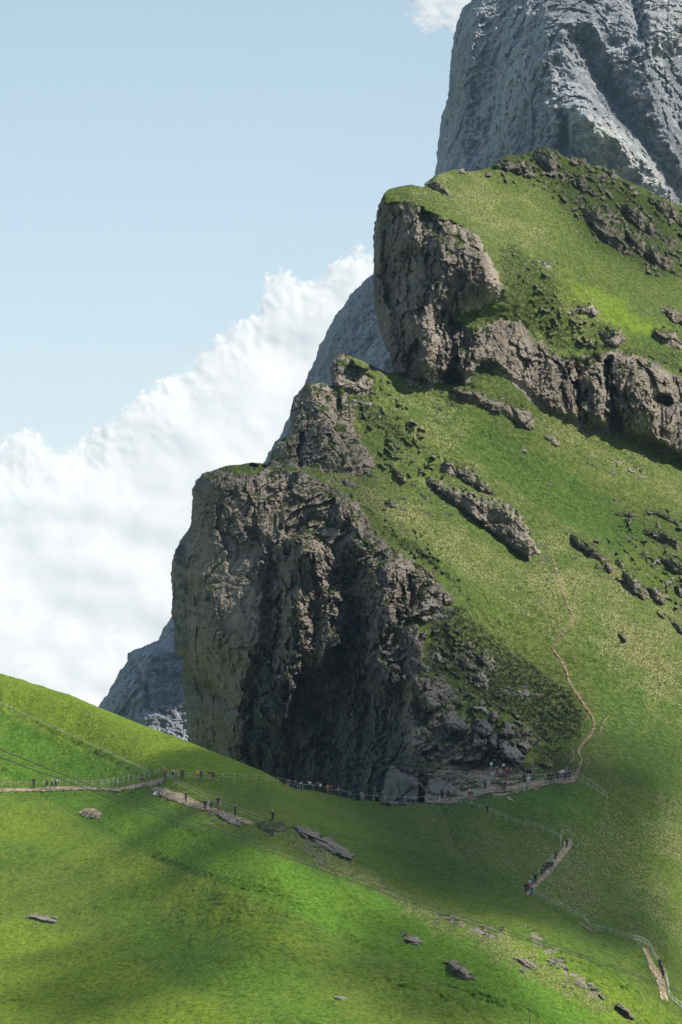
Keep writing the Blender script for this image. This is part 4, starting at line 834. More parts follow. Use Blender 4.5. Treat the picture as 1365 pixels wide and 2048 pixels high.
 ('rock_outcrop', [(1225, 2010), (1241, 2008), (1262, 2025), (1270, 2042), (1254, 2037)], 1.6, 'dark rock at the bottom right corner of the meadow', None, .1, .2),
 ('rock_outcrop', [(1194, 1990), (1203, 1987), (1213, 2000), (1204, 2002)], .9, 'small pale rock above the bottom right dark rock', None, .6, .1),
 ('rock_outcrop', [(690, 792), (712, 796), (740, 800), (752, 812), (735, 815), (705, 806)], 2.5, 'pale rubble at the foot of the small pinnacle', None, .6, .2),
 ('rock_outcrop', [(780, 930), (800, 938), (817, 962), (810, 970), (792, 955)], 3, 'dark rock tongue below the mossy ridge', None, .1, .3),
 ('rock_outcrop', [(680, 962), (695, 957), (711, 968), (706, 976), (690, 974)], 2, 'small pale rock on the grass right of the cliff top', None, .6, .1),
 ('rock_outcrop', [(840, 985), (852, 990), (858, 1002), (850, 1006)], 1.5, 'small rock left of the longest rib', None, .2, .2),
 ('rock_outcrop', [(768, 1000), (782, 998), (795, 1012), (790, 1022), (776, 1012)], 1.6, 'pale stones high on the sunny grass beside the cliff lip', None, .6, .2),
]
for i, (nm, poly, h, lab, grp, pale, turf) in enumerate(OC):
    outcrop(nm, poly, h, lab, 'boulder' if nm == 'boulder' else 'rock outcrop', grp, pale, turf, seed=i*7+1)
for i, (x, y, w_, h_, lab) in enumerate([(1263, 942, 12, 5, 'white stone on the grass below the right end of the long wall'), (1281, 953, 9, 5, 'white stone just lower right of another below the long wall'), (1238, 925, 11, 4, 'pale flat stone left of the two white stones under the wall'),
      (1187, 913, 9, 4, 'dark flat stone furthest left of the stones under the wall'), (803, 1016, 5, 4, 'little pale stone on the sunny slope by the cliff lip'), (856, 1027, 7, 5, 'stone on the sunny slope above the shrubs'), (1102, 970, 5, 4, 'tiny stone in the green runnel'),
      (720, 1688, 8, 3, 'pale flat stone in the shaded gully right of the ledge'), (822, 762, 12, 5, 'white stone on the grass edge at the tower foot'), (905, 790, 9, 5, 'white stone left of the turf capped outcrop'), (1146, 748, 5, 4, 'knob on the wall lip'), (884, 1190, 14, 10, 'grey rock at the tip of the dark shrub tongue'),
      (860, 1165, 12, 8, 'grey rock on the cliff lip among shrubs'), (1232, 1000, 8, 4, 'small rock above the flat dark ledge')]):
    a = np.linspace(0, 2*np.pi, 9)[:-1]
    outcrop('stone', [(x+w_*math.cos(q)*(1+.2*math.sin(3*q+i)), y+h_*math.sin(q)+.25*w_*math.cos(q)) for q in a], max(.8, h_*.22), lab, 'stone', None, .6 if 'white' in lab or 'pale' in lab else .15, .1, seed=300+i)
print('rocks', time.time()-T0)

def mat_trail():
    t = NT('eroded_trail_soil'); co = t.coord()
    c = t.mix(t.ramp(t.noise(co, .9, 5, .8), .42, .58), (.085, .06, .035), (.24, .17, .11))
    t.put(t.b.inputs['Base Color'], c); t.b.inputs['Roughness'].default_value = .95; t.b.inputs['Specular IOR Level'].default_value = .1
    t.put(t.b.inputs['Normal'], t.bump(t.noise(co, 2.5, 5, .7), .8, .3)); return t.m
# ------------------------------------------------------------------ paths and trails lying on the slopes
def strip(name, poly, lab, rough=1.2, lift=.12, s=1.5, seed=0, mat=None, kind='structure'):
    P_ = np.array(poly, float); x0, y0 = P_.min(0)-4; x1, y1 = P_.max(0)+4
    X, Y = grid(x0, x1, y0, y1, s); sd_ = poly_sdf(X, Y, P_)+rough*fbm(X/6, Y/5, 0*X+seed, 3)
    D = dist(X, Y)-lift*5*np.clip(.3+sd_*.12, .3, 1)
    me = sheet_mesh(name, X, Y, sd_, D, s, [mat or SOIL], {}, skirt=((1.0, .2),))
    return tag(link(name, me), lab, kind=kind)
def widen(line, w):
    L = []; R = []
    for i, (x, y) in enumerate(line):
        a = line[max(i-1, 0)]; b = line[min(i+1, len(line)-1)]
        dx, dy = b[0]-a[0], b[1]-a[1]; n = math.hypot(dx, dy)+1e-6
        ww = w[i] if isinstance(w, (list, tuple)) else w
        L.append((x-dy/n*ww, y+dx/n*ww*.8)); R.append((x+dy/n*ww, y-dx/n*ww*.8))
    return L+R[::-1]
strip('path', [(-20, 1577), (30, 1577), (64, 1577), (110, 1573), (160, 1574), (236, 1577), (250, 1573), (263, 1570), (293, 1564), (318, 1556), (330, 1556), (330, 1562), (313, 1571), (286, 1574), (262, 1578), (236, 1582), (160, 1580), (64, 1583), (-20, 1584)], 'pale gravel path along the left meadow', 1.5, s=1)
strip('path', [(300, 1573), (330, 1577), (371, 1590), (404, 1607), (445, 1622), (485, 1636), (512, 1646), (505, 1650), (470, 1641), (435, 1626), (388, 1616), (337, 1599), (307, 1585)], 'worn dirt path going down to the rocks', 2.4, s=1.2)
strip('dirt_patch', [(155, 1625), (172, 1616), (190, 1618), (204, 1627), (199, 1637), (168, 1634)], 'bare pinkish soil patch in the meadow', 1.5, s=1)
strip('path', [(838, 1605), (894, 1607), (915, 1607), (922, 1598), (952, 1594), (977, 1586), (1014, 1583), (1048, 1582), (1075, 1575), (1106, 1567), (1149, 1564), (1154, 1554), (1112, 1557), (1072, 1566), (1032, 1571), (995, 1572), (977, 1571), (960, 1580), (940, 1590), (882, 1598), (838, 1602)], 'main path crossing the plateau', .9, s=1.2)
strip('dirt_patch', [(820, 1547), (857, 1546), (888, 1530), (925, 1528), (965, 1537), (995, 1546), (985, 1562), (975, 1575), (962, 1566), (946, 1559), (950, 1548), (925, 1538), (895, 1538), (870, 1550), (840, 1553)], 'trampled soil around the terrace of the viewpoint', 2.2, s=1.2, seed=4)
strip('dirt_patch', [(870, 1556), (890, 1562), (912, 1574), (930, 1590), (918, 1592), (898, 1576), (876, 1566)], 'trampled soil strip left of the terrace', 1.8, s=1.2, seed=5)
for k, ln in enumerate([[(985, 1562), (1010, 1557), (1040, 1562), (1060, 1568)], [(990, 1553), (1015, 1549), (1040, 1553)], [(1020, 1580), (1035, 1570), (1062, 1563)], [(900, 1548), (930, 1552), (950, 1560)]]):
    strip('trail', widen(ln, 1.8), ['upper', 'topmost', 'slanting', 'left'][k]+' small terrace trail on the plateau', 1.2, s=1, seed=k)
tr = [(1104, 1112), (1110, 1128), (1116, 1150), (1123, 1175), (1131, 1200), (1141, 1221), (1153, 1242), (1147, 1250), (1133, 1259), (1118, 1278), (1106, 1296), (1112, 1308), (1121, 1317), (1133, 1341), (1138, 1360), (1147, 1376), (1164, 1403), (1175, 1418), (1184, 1431), (1190, 1446), (1186, 1464), (1172, 1481), (1161, 1493), (1158, 1505), (1164, 1520), (1157, 1540), (1152, 1556)]
TR = mat_trail()
strip('trail', widen(tr, [1.6]*10+[2.0]*6+[2.8, 3.0, 2.4, 2.8, 3.3, 3.6, 3.2, 2.6, 2.4, 2.6, 3]), 'narrow brown trail winding down the big slope', 2.0, s=1, mat=TR)
strip('trail', widen([(1145, 1499), (1148, 1516), (1142, 1526), (1135, 1536), (1130, 1546)], 2), 'short trail branch left of the winding trail', 1.2, s=1, mat=TR)
strip('trail', widen([(1174, 1512), (1180, 1520), (1176, 1530), (1170, 1540)], 1.4), 'short faint trail branch right of the winding trail', 1.2, s=1, mat=TR)
strip('trail', widen([(1219, 1432), (1208, 1444), (1203, 1458), (1199, 1470)], 1.6), 'faint broken trail piece right of the winding trail', 1.4, s=1, mat=TR)
strip('path', [(1129, 1680), (1143, 1679), (1146, 1688), (1142, 1697), (1115, 1730), (1102, 1746), (1080, 1768), (1064, 1784), (1056, 1791), (1052, 1786), (1059, 1776), (1067, 1768), (1086, 1750), (1107, 1724), (1127, 1694)], 'stair path descending to the lower right', 1.4, s=1)
strip('path', [(1281, 1889), (1297, 1901), (1310, 1930), (1329, 1953), (1336, 1979), (1337, 2004), (1323, 1998), (1313, 1960), (1301, 1938), (1295, 1918)], 'brown path at the lower right with fence', 2.2, s=1)
strip('path', widen([(1158, 1846), (1170, 1852), (1184, 1862)], 2), 'short visible bit of path behind the meadow crest', .6, s=1)
strip('dirt_patch', [(1011, 1591), (1020, 1594), (1028, 1602), (1018, 1600)], 'small soil scar below the main path', .8, s=1)
print('paths', time.time()-T0)

# ================================================================== SMALL THINGS: fences, cables, bench, steps, hikers
_mats = {}
def M(name, col, rough=.8, metal=0.0, var=.12, scale=8.0):
    if name not in _mats: _mats[name] = plain(name, col, rough, metal, var, scale)
    return _mats[name]
import bmesh
def tube_mesh(name, pts, r, mat, seg=6, smooth=True):
    V = []; Fc = []; n = len(pts)
    for i, p in enumerate(pts):
        a = pts[max(i-1, 0)]; b = pts[min(i+1, n-1)]; d = (b-a).normalized()
        u = d.cross(Vector((0, 0, 1))); u = u.normalized() if u.length > 1e-4 else Vector((1, 0, 0)); w = d.cross(u)
        rr = r[i] if isinstance(r, (list, tuple)) else r
        for k in range(seg):
            q = 2*math.pi*k/seg; V.append(p + u*math.cos(q)*rr + w*math.sin(q)*rr)
    for i in range(n-1):
        for k in range(seg):
            a = i*seg+k; b = i*seg+(k+1) % seg; Fc.append((a, b, b+seg, a+seg))
    Fc.append(tuple(range(seg))[::-1]); Fc.append(tuple((n-1)*seg+k for k in range(seg)))
    return raw_mesh(name, [tuple(v) for v in V], Fc, [mat], smooth=smooth)
def empty(name, loc, label=None, cat=None, group=None, rz=0.0):
    o = bpy.data.objects.new(name, None); C.objects.link(o); o.location = loc; o.rotation_euler = (0, 0, rz); o.empty_display_size = .2
    return tag(o, label, cat, group)
WHITE = lambda: M('weathered_white_paint', (.40, .39, .36)); WOODM = lambda: M('grey_wood', (.16, .13, .10)); DARKW = lambda: M('dark_wood', (.06, .05, .04)); TAPE = lambda: M('pale_rope', (.50, .50, .42)); PALEW = lambda: M('pale_wood', (.36, .33, .28))
def along(line, step):
    L = [0]
    for a, b in zip(line[:-1], line[1:]): L.append(L[-1]+math.hypot(b[0]-a[0], b[1]-a[1]))
    n = max(1, int(round(L[-1]/step))); out = []
    for t_ in np.linspace(0, L[-1], n+1): out.append((float(np.interp(t_, L, [p[0] for p in line])), float(np.interp(t_, L, [p[1] for p in line]))))
    return out
def fence(line, label, step=14, h=1.05, rails=(1.0,), pm=None, rm=None, pr=.034, rr=.017, lean=.04, name='fence', cat='fence', posts=None, sag=.04):
    pm = pm or WHITE(); rm = rm or WHITE(); rng = random.Random(int(line[0][0]*7+line[0][1]))
    ps = posts or along(line, step)
    W_ = [pt(x, y, -.25) for x, y in ps]; root = empty(name, W_[0], label, cat, 'fences and railings along the paths and pastures')
    o0 = W_[0]; tops = []
    for p in W_:
        hh = h*rng.uniform(.92, 1.1); t_ = p + Vector((rng.uniform(-lean, lean)*h, rng.uniform(-lean, lean)*h, hh)); tops.append(t_)
        link('post', tube_mesh('post', [p-o0-Vector((0, 0, .4)), t_-o0], [pr, pr*.85], pm, 6), root)
    for f in rails:
        pts = []
        for i in range(len(W_)-1):
            a = W_[i].lerp(tops[i], f/h*.95) - o0; b = W_[i+1].lerp(tops[i+1], f/h*.95) - o0
            for q in (0, .25, .5, .75): pts.append(a.lerp(b, q)-Vector((0, 0, sag*math.sin(q*math.pi))))
        pts.append(W_[-1].lerp(tops[-1], f/h*.95)-o0)
        link('rail', tube_mesh('rail', pts, rr, rm, 5), root)
    return root
fence([(-12, 1575), (60, 1573), (110, 1571), (160, 1572), (200, 1573), (235, 1571)], 'white rail fence along the far side of the left gravel path', 16, 1.1, (.55, 1.05), rr=.018)
fence([(205, 1573), (247, 1567), (285, 1560), (318, 1549), (329, 1546)], 'white railing rising to the path corner behind the hiker in dark shorts', 11, 1.3, (1.25, .6), rr=.018)
fence([(5, 1586), (75, 1586), (140, 1584), (243, 1585), (267, 1580), (300, 1574), (318, 1573)], 'low fence of dark posts along the near side of the left path', 25, 1.0, (.85,), pm=DARKW(), rm=TAPE(), rr=.022)
fence([(336, 1556), (380, 1558), (440, 1560), (482, 1560), (540, 1563), (574, 1571), (600, 1579)], 'white railing on the meadow crest behind the couple in yellow and grey', 22, 1.15, (.55, 1.1), rr=.02, pr=.035)
fence([(606, 1581), (640, 1583), (663, 1589), (714, 1601), (760, 1605), (800, 1607), (842, 1607), (872, 1603)], 'white handrail along the cliff base in front of the hikers', 21, 1.3, (1.2,), rr=.026, pr=.035)
fence([(930, 1597), (950, 1592), (968, 1584)], 'short white railing beside the group in red trousers', 9, 1.3, (1.25, .7), rr=.035)
fence([(1032, 1580), (1060, 1576), (1076, 1570), (1094, 1567), (1120, 1563), (1145, 1561), (1153, 1556)], 'railing in front of the crowd at the right end of the plateau', 11, 1.2, (1.15, .6), pm=PALEW(), rm=PALEW(), rr=.035)
fence([(1045, 1555), (1062, 1562), (1080, 1563), (1092, 1561)], 'railing behind the crowd on the plateau', 9, 1.3, (1.25,), pm=PALEW(), rm=PALEW(), rr=.035)
fence([(862, 1544), (885, 1534), (910, 1530), (940, 1531), (972, 1533)], 'thin rope fence at the back of the plateau under the boulders', 13, 1.1, (1.0,), pm=PALEW(), rm=TAPE(), rr=.018)
fence([(912, 1552), (940, 1556)], 'two short posts with a rope on the terrace of the plateau', 28, 1.1, (1.0,), pm=WHITE(), rm=TAPE(), rr=.012)
fence([(1156, 1556), (1180, 1571), (1206, 1589), (1216, 1598)], 'upper wooden rail running down right of the plateau', 13, 1.2, (1.15,), pm=PALEW(), rm=PALEW(), rr=.05)
fence([(1150, 1565), (1178, 1580), (1203, 1596), (1216, 1604)], 'lower wooden rail parallel to the upper one right of the plateau', 13, 1.1, (1.05,), pm=PALEW(), rm=PALEW(), rr=.05)
fence([(922, 1611), (960, 1621), (998, 1636), (1030, 1650), (1082, 1664), (1112, 1676), (1124, 1683)], 'white rope fence descending from the path towards the stairs', 19, 1.3, (1.2, .8), pm=WHITE(), rm=TAPE(), rr=.024)
fence([(1122, 1700), (1123, 1678), (1139, 1676), (1146, 1683)], 'tall posts around the top of the stair path', 12, 1.6, (1.5,), pm=PALEW(), rm=TAPE(), rr=.02)
fence([(1115, 1718), (1104, 1727), (1096, 1737), (1088, 1747), (1074, 1760), (1062, 1772), (1055, 1783)], 'handrail on the left side of the stair path', 12, 1.2, (1.15,), pm=PALEW(), rm=PALEW(), rr=.03)
fence([(1104, 1747), (1090, 1758), (1078, 1770)], 'handrail on the right side of the stair path', 10, 1.1, (1.0,), pm=PALEW(), rm=PALEW(), rr=.03)
fence([(1068, 1791), (1088, 1804), (1128, 1822), (1152, 1836), (1172, 1846), (1180, 1856)], 'rope fence behind the meadow crest right of the blue backpack', 17, 1.1, (.6, 1.05), pm=PALEW(), rm=TAPE(), rr=.035)
fence([(1184, 1862), (1208, 1868), (1233, 1873), (1268, 1884), (1282, 1896)], 'wooden fence continuing along the crest towards the lower right path', 14, 1.2, (.6, 1.1), pm=PALEW(), rm=PALEW(), rr=.04)
fence([(1268, 1884), (1284, 1887), (1300, 1899), (1311, 1919), (1322, 1937), (1331, 1955), (1337, 1975), (1339, 1998), (1352, 2010), (1372, 2028)], 'bright white rail curving along the lower right path', 12, 1.1, (1.05, .5), rr=.06)
fence([(334, 1562), (371, 1582), (404, 1600), (445, 1616), (478, 1630), (530, 1650)], 'double rope fence above the dirt path', 34, 1.35, (.7, 1.25), pm=DARKW(), rm=TAPE(), rr=.022)
fence([(-15, 1404), (27, 1424), (118, 1466), (202, 1504), (299, 1550), (312, 1556)], 'wire fence with thin posts climbing the upper left meadow', h=1.7, rails=(.5, .75), pm=DARKW(), rm=TAPE(), rr=.022, posts=[(-60, 1384), (-15, 1402), (27, 1423), (118, 1465), (202, 1503), (299, 1549)])
fence([(101, 1616), (205, 1665)], 'thin wire fence crossing the lower left meadow', h=1.5, rails=(.9,), pm=DARKW(), rm=DARKW(), pr=.04, rr=.008, posts=[(-10, 1566+4), (101, 1616), (205, 1664), (310, 1712), (432, 1771), (574, 1828), (704, 1888), (834, 1945), (949, 1990), (1060, 2046)])
fence([(767, 1770), (872, 1820)], 'thin wire fence under the cables in the shaded meadow', h=1.5, rails=(.9,), pm=WOODM(), rm=WOODM(), pr=.04, rr=.01, posts=[(597, 1685), (690, 1733), (767, 1769), (872, 1819), (954, 1852), (1050, 1890)])
o = fence([(655, 1716), (664, 1716)], 'pair of white marker posts by the end of the long brown ledge', h=1.1, rails=(1.0,), posts=[(654, 1717), (663, 1718)], rr=.015)
def cable(pts, label):
    P3 = [Vector((d*(x-CX)/F, d, d*(HY-y)/F)) for x, y, d in pts]
    full = []
    for i in range(len(P3)-1):
        for q in np.linspace(0, 1, 8, endpoint=False):
            p0 = P3[max(i-1, 0)]; p1 = P3[i]; p2 = P3[i+1]; p3 = P3[min(i+2, len(P3)-1)]
            full.append(.5*((2*p1)+(p2-p0)*q+(2*p0-5*p1+4*p2-p3)*q*q+(3*p1-p0-3*p2+p3)*q**3))
    full.append(P3[-1])
    o = link('cable', tube_mesh('cable', full, .042, M('steel_rope', (.05, .05, .05), .6, .3), 6)); tag(o, label, 'cable', 'ropeway cables over the meadow'); return o
cable([(-400, 1328, 300), (0, 1498.5, 330), (152, 1559, 345), (303, 1615, 360), (460, 1667, 375), (660, 1737, 395), (918, 1832, 420), (1176, 1914, 445), (1365, 1985, 465), (1700, 2118, 500)], 'upper of the two steel ropeway cables sagging across the meadow')
cable([(-400, 1346, 290), (0, 1514, 320), (152, 1570, 335), (303, 1628, 350), (460, 1677, 365), (660, 1746, 385), (918, 1840, 410), (1176, 1919, 437), (1365, 1988, 457), (1700, 2122, 492)], 'lower of the two steel ropeway cables sagging across the meadow')

def bx(name, lo, hi, mat, parent=None, bev=.01):
    bm = bmesh.new(); bmesh.ops.create_cube(bm, size=1)
    for v in bm.verts:
        v.co = Vector([lo[i]+(hi[i]-lo[i])*(v.co[i]+.5) for i in range(3)])
    bmesh.ops.bevel(bm, geom=bm.edges[:], offset=bev, segments=1, affect='EDGES')
    me = bpy.data.meshes.new(name); bm.to_mesh(me); bm.free(); me.materials.append(mat); return link(name, me, parent)
t_ = empty('picnic_table', pt(820, 1603, -.3), 'white picnic table with bench at the foot of the pointed crag', 'picnic table')
bx('table_top', (-.9, -.35, .70), (.9, .35, .78), WHITE(), t_)
for s_ in (-1, 1):
    bx('leg', (s_*.6-.06, -.3, 0), (s_*.6+.06, .3, .70), WHITE(), t_); bx('seat', (-.9, s_*.75-.14, .42), (.9, s_*.75+.14, .47), WHITE(), t_); bx('crossbar', (s_*.6-.04, -.8, .34), (s_*.6+.04, -.302, .415), WHITE(), t_)
st = empty('wooden_steps', pt(1137, 1692, -.1), 'wooden log steps at the top of the stair path', 'steps')
for k in range(5):
    p = pt(1137-.6*k+2, 1679+3.4*k, -.25)-Vector(st.location)
    bx('step', (p.x-.75, p.y-.15, p.z-.05), (p.x+.65, p.y+.15, p.z+.10), PALEW(), st, .02)
sg = empty('marker_post', pt(9, 1570, -.2), 'short white marker post standing at the left edge path', 'marker post')
link('post', tube_mesh('post', [Vector((0, 0, -.2)), Vector((0, 0, 1.0))], .05, WHITE()), sg); bx('plate', (-.18, -.08, .95), (.18, -.055, 1.25), WHITE(), sg)

# ------------------------------------------------------------------ hikers
def skin(name, verts, edges, rad, mat, sub=1):
    me = bpy.data.meshes.new('tmp'); me.from_pydata([tuple(v) for v in verts], edges, []); o = bpy.data.objects.new('tmp', me); C.objects.link(o)
    md = o.modifiers.new('s', 'SKIN'); md.use_smooth_shade = True
    for i, sv in enumerate(me.skin_vertices[0].data):
        r = rad[i]; sv.radius = (r, r) if not isinstance(r, tuple) else r; sv.use_root = (i == 0)
    if sub: mm = o.modifiers.new('b', 'SUBSURF'); mm.levels = sub; mm.render_levels = sub
    dg = bpy.context.evaluated_depsgraph_get(); m2 = bpy.data.meshes.new_from_object(o.evaluated_get(dg)); m2.name = name
    bpy.data.objects.remove(o); bpy.data.meshes.remove(me)
    m2.materials.clear(); m2.materials.append(mat)
    m2.polygons.foreach_set('use_smooth', np.ones(len(m2.polygons), bool)); return m2
SKIN = M('skin', (.42, .25, .17), .6)
def pose_joints(kind):
    V3 = Vector; J = {}
    J['pel'] = V3((0, 0, .93)); J['wst'] = V3((0, .0, 1.08)); J['chs'] = V3((0, .0, 1.30)); J['nek'] = V3((0, 0, 1.47)); J['hd0'] = V3((0, -.01, 1.56)); J['hd1'] = V3((0, -.015, 1.68)); J['nos'] = V3((0, -.105, 1.60))
    for s, n in ((-1, 'l'), (1, 'r')):
        J['hip'+n] = V3((s*.10, 0, .90)); J['kne'+n] = V3((s*.11, -.02, .49)); J['ank'+n] = V3((s*.115, .02, .08)); J['toe'+n] = V3((s*.13, -.14, .035))
        J['sho'+n] = V3((s*.18, 0, 1.40)); J['elb'+n] = V3((s*.25, .03, 1.13)); J['wri'+n] = V3((s*.26, -.05, .89))
    if kind == 'walk':
        J['knel'] = V3((-.1, -.16, .52)); J['ankl'] = V3((-.1, -.24, .09)); J['toel'] = V3((-.11, -.40, .05)); J['kner'] = V3((.1, .03, .49)); J['ankr'] = V3((.1, .26, .12)); J['toer'] = V3((.11, .12, .035))
        J['elbl'] = V3((-.25, .14, 1.15)); J['wril'] = V3((-.25, .06, .93)); J['elbr'] = V3((.25, -.08, 1.15)); J['wrir'] = V3((.24, -.26, 1.02))
    if kind == 'photo':
        for s, n in ((-1, 'l'), (1, 'r')): J['elb'+n] = V3((s*.27, -.18, 1.27)); J['wri'+n] = V3((s*.09, -.32, 1.52))
        J['kner'] = V3((.14, -.03, .49)); J['ankr'] = V3((.2, .04, .08)); J['toer'] = V3((.25, -.11, .035))
    if kind == 'point':
        J['elbl'] = V3((-.42, -.05, 1.40)); J['wril'] = V3((-.66, -.08, 1.42)); J['ankr'] = V3((.18, .03, .08)); J['toer'] = V3((.22, -.12, .035))
    if kind == 'hips':
        for s, n in ((-1, 'l'), (1, 'r')): J['elb'+n] = V3((s*.36, .08, 1.17)); J['wri'+n] = V3((s*.20, -.03, 1.00))
        J['ankl'] = V3((-.2, .0, .08)); J['toel'] = V3((-.26, -.14, .035))
    if kind == 'sit':
        dz = V3((0, .12, -.78))
        for k in ('pel', 'wst', 'chs', 'nek', 'hd0', 'hd1', 'nos', 'shol', 'shor', 'hipl', 'hipr'): J[k] = J[k]+dz+(V3((0, -.07*(J[k].z-.9)/.5, 0)))
        for s, n in ((-1, 'l'), (1, 'r')):
            J['kne'+n] = V3((s*.15, -.26, .42)); J['ank'+n] = V3((s*.14, -.46, .07)); J['toe'+n] = V3((s*.15, -.62, .05)); J['elb'+n] = V3((s*.27, -.05, .36)); J['wri'+n] = V3((s*.13, -.25, .46))
    return J
def figure(kind):
    J = pose_joints(kind); names = list(J)
    names = ['pel']+[n for n in names if n != 'pel']
    R = dict(pel=(.13, .10), wst=(.125, .095), chs=(.145, .10), nek=.052, hd0=(.072, .085), hd1=(.075, .088), nos=.012)
    for n in 'lr': R.update({'hip'+n: .09, 'kne'+n: .055, 'ank'+n: .037, 'toe'+n: (.04, .025), 'sho'+n: .058, 'elb'+n: .039, 'wri'+n: .026})
    E = [('pel', 'wst'), ('wst', 'chs'), ('chs', 'nek'), ('nek', 'hd0'), ('hd0', 'hd1'), ('hd0', 'nos')]
    for n in 'lr': E += [('pel', 'hip'+n), ('hip'+n, 'kne'+n), ('kne'+n, 'ank'+n), ('ank'+n, 'toe'+n), ('chs', 'sho'+n), ('sho'+n, 'elb'+n), ('elb'+n, 'wri'+n)]
    V = [J[n] for n in names]; rad = [R[n] for n in names]; ed = [(names.index(a), names.index(b)) for a, b in E]
    for n, s in (('l', -1), ('r', 1)):
        w = J['wri'+n]; d = (w-J['elb'+n]).normalized(); u = d.cross(Vector((0, 1, 0.2))).normalized(); f = d.cross(u)
        pi_ = len(V); V.append(w+d*.075); rad.append((.036, .016)); ed.append((names.index('wri'+n), pi_))
        for k, (o_, L_) in enumerate([(-.028, .065), (-.010, .078), (.010, .074), (.027, .058)]):
            a = len(V); V.append(V[pi_]+u*o_+d*.045); V.append(V[pi_]+u*o_*1.2+d*(.045+L_*.45)+f*.012); V.append(V[pi_]+u*o_*1.25+d*(.04+L_*.9)+f*.032); rad += [.0095, .009, .0075]; ed += [(pi_, a), (a, a+1), (a+1, a+2)]
        a = len(V); V.append(w+d*.03+u*(-s)*.035); V.append(w+d*.07+u*(-s)*.058+f*.012); V.append(w+d*.10+u*(-s)*.062+f*.02); rad += [.012, .0105, .008]; ed += [(names.index('wri'+n), a), (a, a+1), (a+1, a+2)]
    parts = {'body': skin('body', V, ed, rad, SKIN)}
    def shell(nm, chain_edges, RR):
        nn_ = []
        for a, b in chain_edges:
            for q in (a, b):
                if q not in nn_: nn_.append(q)
        pos = lambda q: J[q] if q in J else J[q[:4]+q[4]] if False else XJ[q]
        return skin(nm, [XJ[q] for q in nn_], [(nn_.index(a), nn_.index(b)) for a, b in chain_edges], [RR[q] for q in nn_], SKIN)
    XJ = dict(J)
    for n in 'lr':
        XJ['mid'+n] = J['elb'+n].lerp(J['wri'+n], .75); XJ['sh2'+n] = J['sho'+n].lerp(J['elb'+n], .7); XJ['th2'+n] = J['hip'+n].lerp(J['kne'+n], .85); XJ['an2'+n] = J['kne'+n].lerp(J['ank'+n], .93)
    XJ['hem'] = J['pel'].lerp(J['wst'], -.25)
    parts['jacket'] = shell('jacket', [('chs', 'wst'), ('wst', 'pel'), ('chs', 'shol'), ('shol', 'elbl'), ('elbl', 'midl'), ('chs', 'shor'), ('shor', 'elbr'), ('elbr', 'midr')],
        dict(chs=(.165, .125), wst=(.15, .12), pel=(.155, .125), shol=.078, shor=.078, elbl=.055, elbr=.055, midl=.045, midr=.045))
    parts['shirt'] = shell('shirt', [('chs', 'wst'), ('wst', 'pel'), ('chs', 'shol'), ('shol', 'sh2l'), ('chs', 'shor'), ('shor', 'sh2r')],
        dict(chs=(.158, .118), wst=(.142, .112), pel=(.15, .12), shol=.072, shor=.072, sh2l=.06, sh2r=.06))
    parts['trousers'] = shell('trousers', [('pel', 'hipl'), ('hipl', 'knel'), ('knel', 'an2l'), ('pel', 'hipr'), ('hipr', 'kner'), ('kner', 'an2r')],
        dict(pel=(.142, .115), hipl=.105, hipr=.105, knel=.072, kner=.072, an2l=.055, an2r=.055))
    parts['shorts'] = shell('shorts', [('pel', 'hipl'), ('hipl', 'th2l'), ('pel', 'hipr'), ('hipr', 'th2r')], dict(pel=(.142, .115), hipl=.108, hipr=.108, th2l=.088, th2r=.088))
    h0, h1 = J['hd0'], J['hd1']
    parts['hair'] = skin('hair', [h1+Vector((0, .012, .005)), h0+Vector((0, .035, .02)), h0+Vector((0, .05, -.05))], [(0, 1), (1, 2)], [(.082, .092), (.078, .075), (.055, .04)], SKIN)
    parts['cap'] = skin('cap', [h1+Vector((0, .0, .03)), h1+Vector((0, -.09, .0)), h1+Vector((0, -.16, -.01))], [(0, 1), (1, 2)], [(.092, .08), (.07, .02), (.055, .012)], SKIN)
    c = J['chs'].lerp(J['wst'], .4)
    parts['backpack'] = skin('backpack', [c+Vector((0, .19, .17)), c+Vector((0, .22, 0)), c+Vector((0, .20, -.17))], [(0, 1), (1, 2)], [(.12, .08), (.15, .11), (.14, .10)], SKIN)
    for n in 'lr':
        parts['shoe'+n] = skin('shoe', [J['ank'+n]+Vector((0, .03, -.03)), J['ank'+n].lerp(J['toe'+n], .5)+Vector((0, 0, -.012)), J['toe'+n]], [(0, 1), (1, 2)], [.05, (.05, .04), (.048, .033)], SKIN)
    return parts, J
FIG = {k: figure(k) for k in ('stand', 'walk', 'photo', 'point', 'hips', 'sit')}
COL = dict(black=(.012, .012, .014), white=(.72, .72, .70), grey=(.25, .25, .26), dark=(.03, .03, .035), navy=(.02, .035, .085), blue=(.03, .10, .32), lblue=(.30, .48, .62), red=(.42, .03, .03), maroon=(.13, .02, .03),
           yellow=(.62, .36, .03), tan=(.34, .22, .12), beige=(.5, .42, .32), pink=(.5, .28, .36), orange=(.5, .18, .06), green=(.10, .16, .08), brown=(.12, .07, .04), jeans=(.06, .10, .2), blond=(.35, .22, .09), teal=(.05, .16, .2))
_seen = {}
